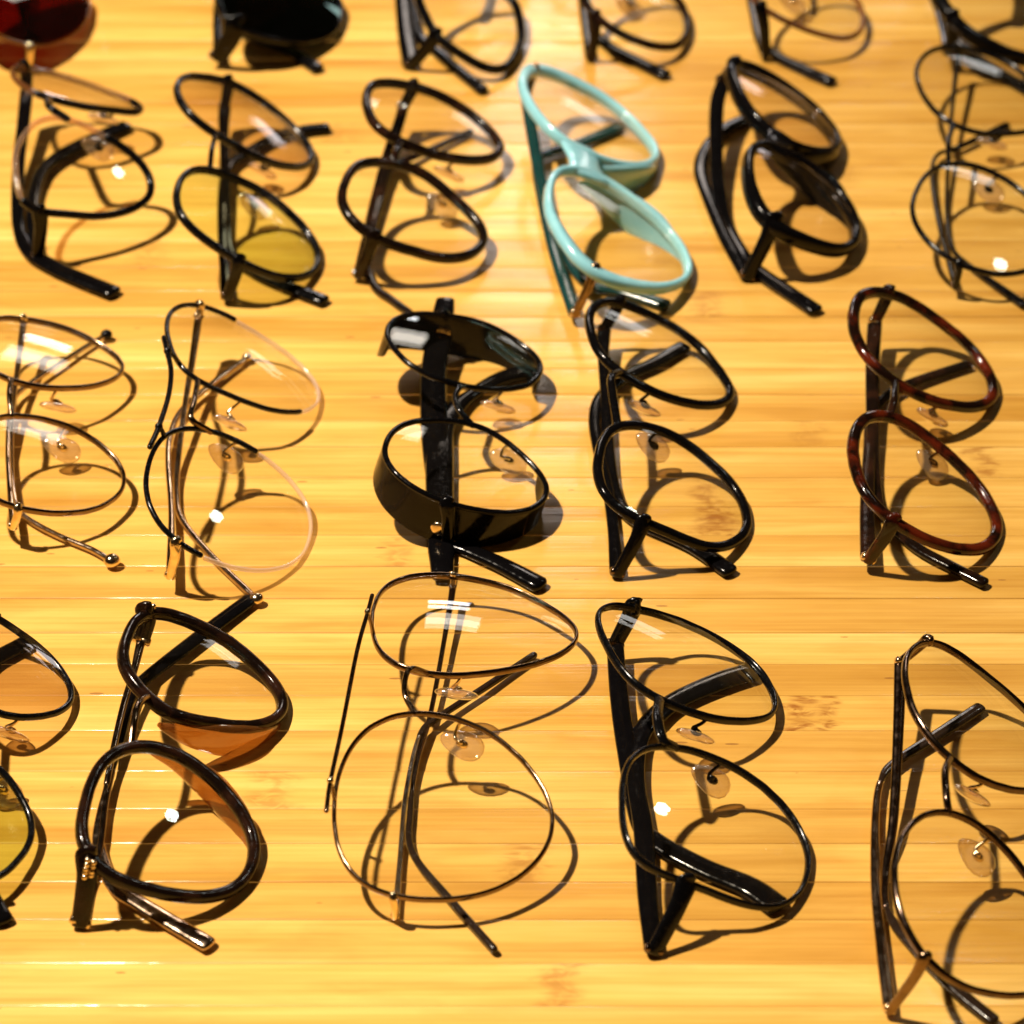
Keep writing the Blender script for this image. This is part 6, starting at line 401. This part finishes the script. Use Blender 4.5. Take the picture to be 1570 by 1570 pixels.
def build(key, st):
    g = PAIRS[key]
    root = bpy.data.objects.new(st.get('name', 'eyeglasses'), None); col.objects.link(root)
    root.empty_display_size = 0.02
    root.location = (g['loc'][0] * MM, g['loc'][1] * MM, 0); root.rotation_euler = (0, 0, g['rot'])
    root['label'] = st['label']; root['category'] = st.get('cat', 'glasses'); root['group'] = 'spectacles laid out in rows on the bamboo table'
    n = Vector(g['n']); d = Vector(g['d']); w = Vector(g['w'])
    rw, fr, bk = st['rim']                  # half width, front thickness, back thickness
    hw = (fr + bk) / 2; sh = (fr - bk) / 2
    ctr = {}
    for side, nk, li in (('U', 'nU', 0), ('W', 'nW', 1)):
        C = g[side]; nr = Vector(g[nk]); P = [Vector(p) for p in C]; c0 = sum(P, Vector()) / len(P); ctr[side] = c0
        sg = rim_dir(C, nr)
        if sg < 0: P = P[::-1]
        P2 = catmull(P, 2, True)
        segs = st.get('segs', {}).get(side)
        # width may swell towards one direction (brow, cat-eye corner, solid nose side)
        sw = st.get('swell')
        def wid(p):
            k = 0.0
            if sw:
                dirv = (-d * sw[0] + (w if side == 'U' else -w) * sw[1]).normalized()
                k = max(0.0, (p - c0).normalized().dot(dirv)) ** sw[3] * sw[2]
            return rw + k
        if not segs:
            m = len(P2)
            widths = [wid(p) for p in P2]
            Pm = [p + (p - c0).normalized() * (ww - rw) * 0.6 for p, ww in zip(P2, widths)]
            sweep('rim', Pm, nr, lambda t: (widths[min(m - 1, int(round(t * (m - 1))))], hw), st['mat'], root, True, st.get('e', 3.0 if rw > 0.9 else 2.0), 12, (0, sh))
        else:
            for (p0, p1, mt, srw, shw, nm) in segs:
                i0 = nearest(P2, p0 if len(p0) == 3 else (0, 0, 0)) if not isinstance(p0, str) else 0
                # p0/p1 are directions in (d, w) seen from the lens centre
                def idx(v):
                    dv = (d * v[0] + w * v[1]).normalized(); return max(range(len(P2)), key=lambda i: (P2[i] - c0).normalized().dot(dv))
                i0, i1 = idx(p0), idx(p1)
                if i1 <= i0: i1 += len(P2)
                sub = [P2[i % len(P2)] for i in range(i0, i1 + 1)]
                sweep(nm, sub, nr, const(srw, shw), mt, root, False, 2.4, 12, (0, sh if shw == hw else -0.4))
        lm = st['lens'][li]
        ln = lens_mesh('lens', P, nr, lm, root, 0.5 if rw > 0.9 else 0.2, st.get('curve', 118.0), 1.5, 0.5)
        # acetate nose rest moulded to the rim
        if st.get('saddle'):
            mt, ext = st['saddle']
            nas = -w if side == 'U' else w
            dv = (nas * 0.80 + d * 0.60).normalized()
            i0 = max(range(len(P2)), key=lambda i: (P2[i] - c0).normalized().dot(dv)); hl = len(P2) // 7
            sub = [P2[(i0 + j) % len(P2)] for j in range(-hl, hl + 1)]
            q = [p - nr * (0.6 + ext * 0.5) + (p - c0).normalized() * (ext * 0.16) for p in sub]
            sweep('nose_rest', q, nr, lambda t, e=ext: (0.5 + 1.3 * math.sin(math.pi * t) ** .8, 0.7 + e * 0.62 * math.sin(math.pi * t) ** .9), mt, root, False, 2.4, 12)
        # shield round the outer half of the lens
        if st.get('shield'):
            out = w if side == 'U' else -w
            i0 = max(range(len(P2)), key=lambda i: (P2[i] - c0).normalized().dot(out)); hl = int(len(P2) * 0.30)
            sub = [P2[(i0 + j) % len(P2)] for j in range(-hl, hl + 1)]
            dp = st['shield']
            V = []; F = []; m = len(sub)
            for i, p in enumerate(sub):
                e = math.sin(math.pi * i / (m - 1)) ** 0.35
                rad = (p - c0).normalized()
                for kk, rr in ((0.0, 0.75), (-dp * 0.5 * e, 0.85), (-dp * e - 0.5, 0.95), (-dp * e - 0.5, -0.1), (-dp * 0.5 * e, -0.25), (0.0, -0.35)):
                    V.append(p + nr * (kk - 0.3) + rad * rr)
            for i in range(m - 1):
                for q2 in range(6): F.append((i * 6 + q2, i * 6 + (q2 + 1) % 6, (i + 1) * 6 + (q2 + 1) % 6, (i + 1) * 6 + q2))
            F.append(tuple(range(6))); F.append(tuple(range((m - 1) * 6, m * 6)))
            sd = link('side_shield', V, F, st['mat'], root)
            md = sd.modifiers.new('edge', 'EDGE_SPLIT'); md.split_angle = R(50)
    # bridge
    br = st.get('bridge')
    if 'BR' in g and br:
        P = [Vector(p) for p in g['BR']]
        a = Vector(g['U'][nearest(g['U'], P[0] if P[0].y > P[-1].y else P[-1])]); b = Vector(g['W'][nearest(g['W'], P[-1] if P[0].y > P[-1].y else P[0])])
        if P[0].y < P[-1].y: P = P[::-1]
        path = catmull([a - n * .2] + P[1:-1] + [b - n * .2], 8)
        sweep('bridge', path, n, const(*br[1:]), br[0], root, False, 2.4)
    elif br:
        # keyhole bridge of the same stock as the rims
        iu = max(range(len(g['U'])), key=lambda i: Vector(g['U'][i]).dot(-w - d * st.get('bridge_d', .55))); iw = max(range(len(g['W'])), key=lambda i: Vector(g['W'][i]).dot(w - d * st.get('bridge_d', .55)))
        a = Vector(g['U'][iu]); b = Vector(g['W'][iw])
        off = st.get('bridge_off', 1.3); mid = (a + b) / 2 + n * off
        sweep('bridge', catmull([a + (a - mid) * .25 + n * min(0, off), a + n * min(.3, off), mid, b + n * min(.3, off), b + (b - mid) * .25 + n * min(0, off)], 8), n, lerp_prof([(0, br[1] * 1.2, br[2]), (.5, br[1], br[2] * .9), (1, br[1] * 1.2, br[2])]), br[0], root, False, 2.8)
    if 'BB' in g and st.get('bar'):
        P = [Vector(p) for p in g['BB']]
        bb = sweep('brow_bar', catmull(P, 8), n, const(st['bar'][1], st['bar'][1]), st['bar'][0], root, False, 2)
        for p, side in ((P[1], 'U'), (P[-2], 'W')):     # short arms that hold the bar on the rims
            q = Vector(g[side][nearest(g[side], p)])
            sweep('bar_arm', catmull([p, (p + q) / 2 + n * .5, q], 5), n, const(st['bar'][1] * .9, st['bar'][1] * .9), st['bar'][0], bb, False, 2)
        for p in (P[1], P[-2]) if len(P) > 3 else ():
            ball('screw', p + n * .3, st['bar'][1] * 1.5, 'gold' if st['bar'][0] != 'black_metal' else 'black_metal', bb)
    # end pieces, hinges and temples
    for E, T, side, nk in (('EU', 'T1', 'U', 'nU'), ('EW', 'T2', 'W', 'nW')):
        a, h = [Vector(p) for p in g[E]]; nr = Vector(g[nk]); outw = (w if side == 'U' else -w)
        c0 = ctr[side]; rad = (a - c0).normalized()
        ew, eh = st['end']
        knee = a + rad * (rw * .4 + 0.6) - nr * 0.6
        path = catmull([a + nr * (fr * .3), a + rad * 1.0 - nr * 0.2, a.lerp(h, .35) + outw * 1.3, h + outw * .6], 6)
        ep = sweep('endpiece', path, outw, lerp_prof([(0, ew * 1.25, eh * 1.1), (.35, ew, eh), (1, ew * .9, eh)]), st.get('end_mat', st['mat']), root, False, 2.8)
        barrel('hinge', h + outw * .3 - d * (ew * .9 + .3) + Vector((0, 0, .4)), h + outw * .3 + d * (ew * .9 + .3) + Vector((0, 0, .4)), max(0.8, min(1.5, eh * 1.05)), st.get('hinge', 'gunmetal'), ep)
        if st.get('studs'):
            for q in range(9):
                p = path[0].lerp(path[-1], 0.06 + 0.055 * (q // 2)) + nr * (1.3 if q < 4 else .9) + d * (-1.0 + 1.6 * (q % 2)) + outw * (1.9 + .15 * (q % 3))
                ball('stud', p, .75, 'gold', ep)
        if st.get('shield'):
            q = a - nr * 9.0 + (a - c0).normalized() * .9
            tn = (a - c0).normalized(); sd_ = tn.cross(nr).normalized()
            ball('rivet', q, 1.0, 'gold', ep, (2.6, 2.2, .7), Matrix((sd_, tn.cross(sd_), tn)).transposed())
        P = [Vector(p) for p in g[T]]
        if (P[0] - h).length > 0.2 and not st.get('free_' + T): P[0] = h
        path = catmull(P, 7)
        tm, ts = st['temple']; tm = st.get('mat_' + T, tm); up = Vector((0.0, 0, 1.0))
        if st.get('sleeve'):
            sm, k0, sprof = st['sleeve']; sm = st.get('sleeve_' + T, sm)
            cut = int(len(path) * k0)
            tp = sweep('temple', path[:cut + 1], up, lerp_prof(ts), tm, root, False, 2.2)
            sweep('temple_tip', path[cut:], up, lerp_prof(sprof), sm, tp, False, 2.4)
        else:
            tp = sweep('temple', path, up, lerp_prof(ts), tm, root, False, 2.8)
        if st.get('knob'):
            ball('tip_knob', path[-1] + Vector((0, 0, .4)), st['knob'] * (1 if T == 'T1' else .8), 'gold' if T == 'T1' else st.get('knob2', 'gold'), tp, (1, 1, .8))
    # nose pads
    for pk, side, sgn in (('PU', 'U', -1), ('PW', 'W', 1)):
        if pk not in g or not st.get('pads'): continue
        c = Vector(g[pk]); nr = Vector(g['n' + side])
        pn = (w * sgn * 0.66 - n * 0.75).normalized()
        long_ = (d * .96 - n * 0.10 - w * sgn * .22); long_ = (long_ - pn * long_.dot(pn)).normalized(); sh_ = pn.cross(long_)
        ax = Matrix((long_, sh_, pn)).transposed()
        if c.z < 4.0: c = c + (Vector((0, 0, 1))) * (4.0 - c.z)
        pad = ball('nose_pad', c, 1.0, 'pad', root, (6.0, 3.6, 1.5), ax, .28)
        i = nearest(g[side], c + nr * 6); a = Vector(g[side][i])
        off = c - pn * 1.6
        arm = sweep('pad_arm', catmull([a - nr * .4, a - nr * 2.4 + w * sgn * 0.4 - d * .9, (a + off) / 2 - nr * 2.2 - d * 1.8, off + nr * .6 - d * .6, off], 6), n, const(.48, .48), st['pads'], pad, False, 2)
        ball('pad_box', off + pn * .5, 1.0, st['pads'], pad, (1.7, 1.15, 1.0), ax)
    return root

BLACK_T = ('black', [(0, 2.2, 1.0), (.15, 1.7, .9), (.55, 1.8, .9), (.75, 2.2, 1.1), (1, 2.7, 1.2)])
def thin_t(m, r=.65): return (m, [(0, r * 1.4, r * 1.2), (.3, r, r), (1, r, r)])
def sleeve(m, a=1.1, b=1.7, k0=.52): return (m, k0, [(0, .75, .75), (.15, a, .85), (.8, b, 1.0), (1, b, 1.0)])
CL = ('lens', 'lens'); 
STYLE = dict(
 A=dict(label='large gold wire aviators with straight brow bar, in the front row at the centre', rim=(.6, .6, 1.5), mat='dark_gold', lens=('lens', 'lens'), bridge=('dark_gold', .75, .75), bar=('dark_gold', .6), end=(.9, .7), end_mat='gold', hinge='gold', temple=thin_t('gunmetal', .7), sleeve=sleeve('tip_brown', .9, 1.0, .5), mat_T2='silver', pads='gold', curve=95),
 B=dict(label='black metal rectangular eyeglasses with wide flat temples, right of the wire aviators', rim=(.75, .8, 1.7), mat='black_metal', lens=CL, bridge=('black_metal', 1.5, .9), end=(2.4, 1.0), temple=('black', [(0, 2.4, 1.0), (.3, 2.6, 1.0), (.55, 2.4, 1.0), (.75, 3.0, 1.1), (1, 3.5, 1.2)]), pads='black_metal'),
 C=dict(label='dark brown plastic eyeglasses with gold studded corners and amber nose rests', rim=(1.5, 1.1, 2.4), mat='brown', lens=CL, bridge=('dark_gold', 1.0, 1.0), end=(2.6, 1.2), end_mat='brown', hinge='gold', temple=thin_t('gunmetal', .9), sleeve=sleeve('black', 1.5, 2.4, .45), sleeve_T1='bronze', saddle=('amber', 7.5), studs=True),
 D=dict(label='brown gunmetal eyeglasses with big lenses at the bottom right corner, cut by the frame', rim=(.8, .8, 1.5), mat='gunmetal', lens=CL, bridge=('gunmetal', .95, .9), end=(1.3, 1.0), end_mat='dark_gold', hinge='gold', temple=('gunmetal', [(0, 1.6, 1.0), (.5, 1.3, .9), (1, 1.0, .8)]), sleeve=sleeve('tip_brown', 1.3, 1.8, .55), mat_T2='bronze', pads='gold'),
 E=dict(label='black round eyeglasses with deep side shields and very wide temples', rim=(.9, .9, .9), mat='black', lens=CL, bridge=('black_metal', .9, .9), end=(2.0, 1.2), hinge='gold', shield=13.0, temple=('black', [(0, 3.0, 1.0), (.04, 3.4, 1.2), (.12, 3.9, 1.2), (.5, 4.2, 1.2), (.68, 3.6, 1.2), (.8, 2.3, 1.3), (1, 3.0, 1.5)]), free_T1=True, free_T2=True, pads='silver'),
 F=dict(label='plain black oval eyeglasses touching the turquoise pair, with thick black temple tips', rim=(1.4, 1.0, 1.6), mat='black', lens=CL, bridge=('black', 1.3, 1.1), end=(2.0, 1.1), temple=BLACK_T, pads='black_metal'),
 G=dict(label='tortoiseshell brown eyeglasses alone at the right, with clear nose pads', rim=(1.75, 1.1, 1.8), mat='tortoise', lens=CL, bridge=('brown', 1.3, 1.1), end=(2.0, 1.2), end_mat='tortoise', hinge='gold', temple=('brown', [(0, 2.3, 1.0), (.5, 1.9, 1.0), (.8, 1.8, 1.0), (1, 1.9, 1.1)]), pads='dark_gold'),
 H=dict(label='half-rim eyeglasses with wavy brow bar, clear lower lens edges and gold temples', rim=(.7, .8, .8), mat='black_metal', lens=('lens', 'lens'), segs=dict(U=[((-.05, 1), (.78, -.62), 'black_metal', .75, .8, 'rim'), ((.76, -.65), (-.02, 1), 'nylon', .55, .75, 'lens_edge')], W=[((.25, 1), (-.2, -.98), 'black_metal', .75, .8, 'rim'), ((-.15, -1), (.3, 1), 'nylon', .55, .75, 'lens_edge')]), bridge=('dark_gold', .9, .9), bar=('black_metal', .8), end=(1.4, 1.0), end_mat='gold', hinge='gold', temple=thin_t('bronze', .9), knob=2.0, pads='gold'),
 I=dict(label='thin gold round eyeglasses with ball temple tips, cut by the left edge', rim=(.65, .7, 1.5), mat='dark_gold', lens=CL, bridge=('dark_gold', .9, .9), end=(1.2, .9), end_mat='gold', hinge='gold', temple=thin_t('bronze', .8), knob=2.4, knob2='black', pads='gold'),
 J=dict(label='black eyeglasses with faintly tinted lenses, cut off at the lower left edge', rim=(.9, .9, 1.2), mat='black_metal', lens=('lens_brown', 'lens_green'), bridge=('black_metal', 1.2, 1.0), end=(2.0, 1.0), temple=BLACK_T, pads='gold'),
 K=dict(label='two-tone eyeglasses, clear brow and black below, at the left under red sunglasses', rim=(1.0, 1.0, 1.4), mat='black', lens=('lens_warm', 'lens'), segs=dict(U=[((.9, .2), (-.75, -.65), 'brown_clear', .9, 1.1, 'upper_rim'), ((-.72, -.7), (.9, .15), 'black', 1.3, 1.3, 'rim')], W=[((.45, .9), (-.75, -.65), 'clear_rim', 1.0, 1.1, 'upper_rim'), ((-.72, -.7), (.48, .9), 'black', 1.3, 1.3, 'rim')]), bridge=('black', 1.5, 1.1), end=(2.2, 1.1), temple=('black', [(0, 2.4, 1.0), (.3, 2.2, 1.0), (.55, 2.2, 1.1), (.8, 3.2, 1.2), (1, 3.3, 1.3)]), pads='black_metal'),
 L=dict(label='black eyeglasses with one rose brown and one yellow-green looking lens', rim=(1.1, .9, 1.9), mat='black_metal', lens=('lens_brown', 'lens_green'), bridge=('black_metal', .9, .9), end=(2.0, 1.0), temple=BLACK_T, pads='black_metal'),
 M=dict(label='dark brown oval eyeglasses left of the turquoise pair, with glints on the lenses', rim=(1.5, 1.1, 2.2), mat='brown', lens=CL, bridge=('brown', 1.4, 1.1), end=(2.1, 1.2), temple=('brown', [(0, 2.0, 1.0), (.25, 2.2, 1.0), (.5, 2.4, 1.0), (.65, 1.6, .9), (1, 1.2, .9)]), hinge='silver', pads='gold'),
 N=dict(label='turquoise plastic cat-eye eyeglasses, the only coloured frame on the table', rim=(1.3, 1.1, 2.8), mat='turquoise', lens=CL, bridge=('turquoise', 6.2, 1.6), bridge_d=.2, bridge_off=-1.0, end=(1.5, 1.2), end_mat='dark_gold', hinge='gold', swell=(.35, 1.0, 1.3, 3), temple=('dark_teal', [(0, 2.2, 1.0), (.4, 2.0, .9), (.75, 2.0, 1.0), (1, 2.6, 1.2)]), saddle=('turquoise', 10.0)),
 O=dict(label='thick black cat-eye eyeglasses right of the turquoise pair', rim=(1.6, 1.1, 4.2), mat='black', lens=('lens_warm', 'lens_warm'), bridge=('black', 5.0, 1.7), bridge_d=.3, bridge_off=-.9, end=(2.6, 1.3), swell=(.5, 1.0, 1.0, 5), temple=('black', [(0, 2.6, 1.1), (.4, 2.3, 1.1), (.6, 2.6, 1.1), (1, 2.8, 1.3)]), saddle=('black', 9.0)),
 P=dict(label='dark round wire eyeglasses at the right edge, partly cut off', rim=(.85, .7, 1.4), mat='black_metal', lens=CL, bridge=('black_metal', .9, .9), end=(1.2, .9), temple=thin_t('black_metal', .75), sleeve=sleeve('black', 1.1, 1.5, .7), pads='black_metal'),
 S1=dict(name='sunglasses', cat='sunglasses', label='sunglasses with dark red-brown lenses in the top left corner', rim=(.8, .8, .8), mat='amber', lens=('lens_red', 'lens_red'), bridge=('amber', 1.2, 1.0), end=(1.2, .9), end_mat='gold', hinge='gold', temple=thin_t('dark_gold', .9)),
 S2=dict(name='sunglasses', cat='sunglasses', label='black sunglasses with opaque black lenses at the top edge', rim=(1.2, 1.0, 1.8), mat='black', lens=('lens_black', 'lens_black'), bridge=('black', 2.2, 1.4), end=(3.6, 1.6), temple=BLACK_T),
 S3=dict(label='thick black eyeglasses at the top edge behind the brown oval pair', rim=(1.6, 1.1, 2.0), mat='black', lens=CL, bridge=('black', 2.2, 1.4), end=(2.4, 1.2), temple=('black', [(0, 3.2, 1.1), (.4, 2.8, 1.1), (.7, 2.2, 1.1), (1, 2.3, 1.2)])),
 S4=dict(label='dark oval eyeglasses at the top edge behind the turquoise pair', rim=(1.4, 1.0, 1.8), mat='brown', lens=CL, bridge=('brown', 1.4, 1.1), end=(2.0, 1.1), temple=BLACK_T, pads='gold'),
 S5=dict(label='translucent brown thin-rimmed eyeglasses at the top edge behind the black cat-eye pair', rim=(1.0, .9, 1.2), mat='brown_clear', lens=CL, bridge=('brown_clear', 1.2, 1.0), end=(2.0, 1.1), end_mat='black', hinge='silver', temple=BLACK_T, pads='gold'),
 S6=dict(label='heavy black eyeglasses in the top right corner', rim=(2.4, 1.2, 3.6), mat='black', lens=CL, bridge=('black', 3.0, 1.5), end=(2.6, 1.3), temple=BLACK_T),
)
for k, st in STYLE.items():
    build(k, st)
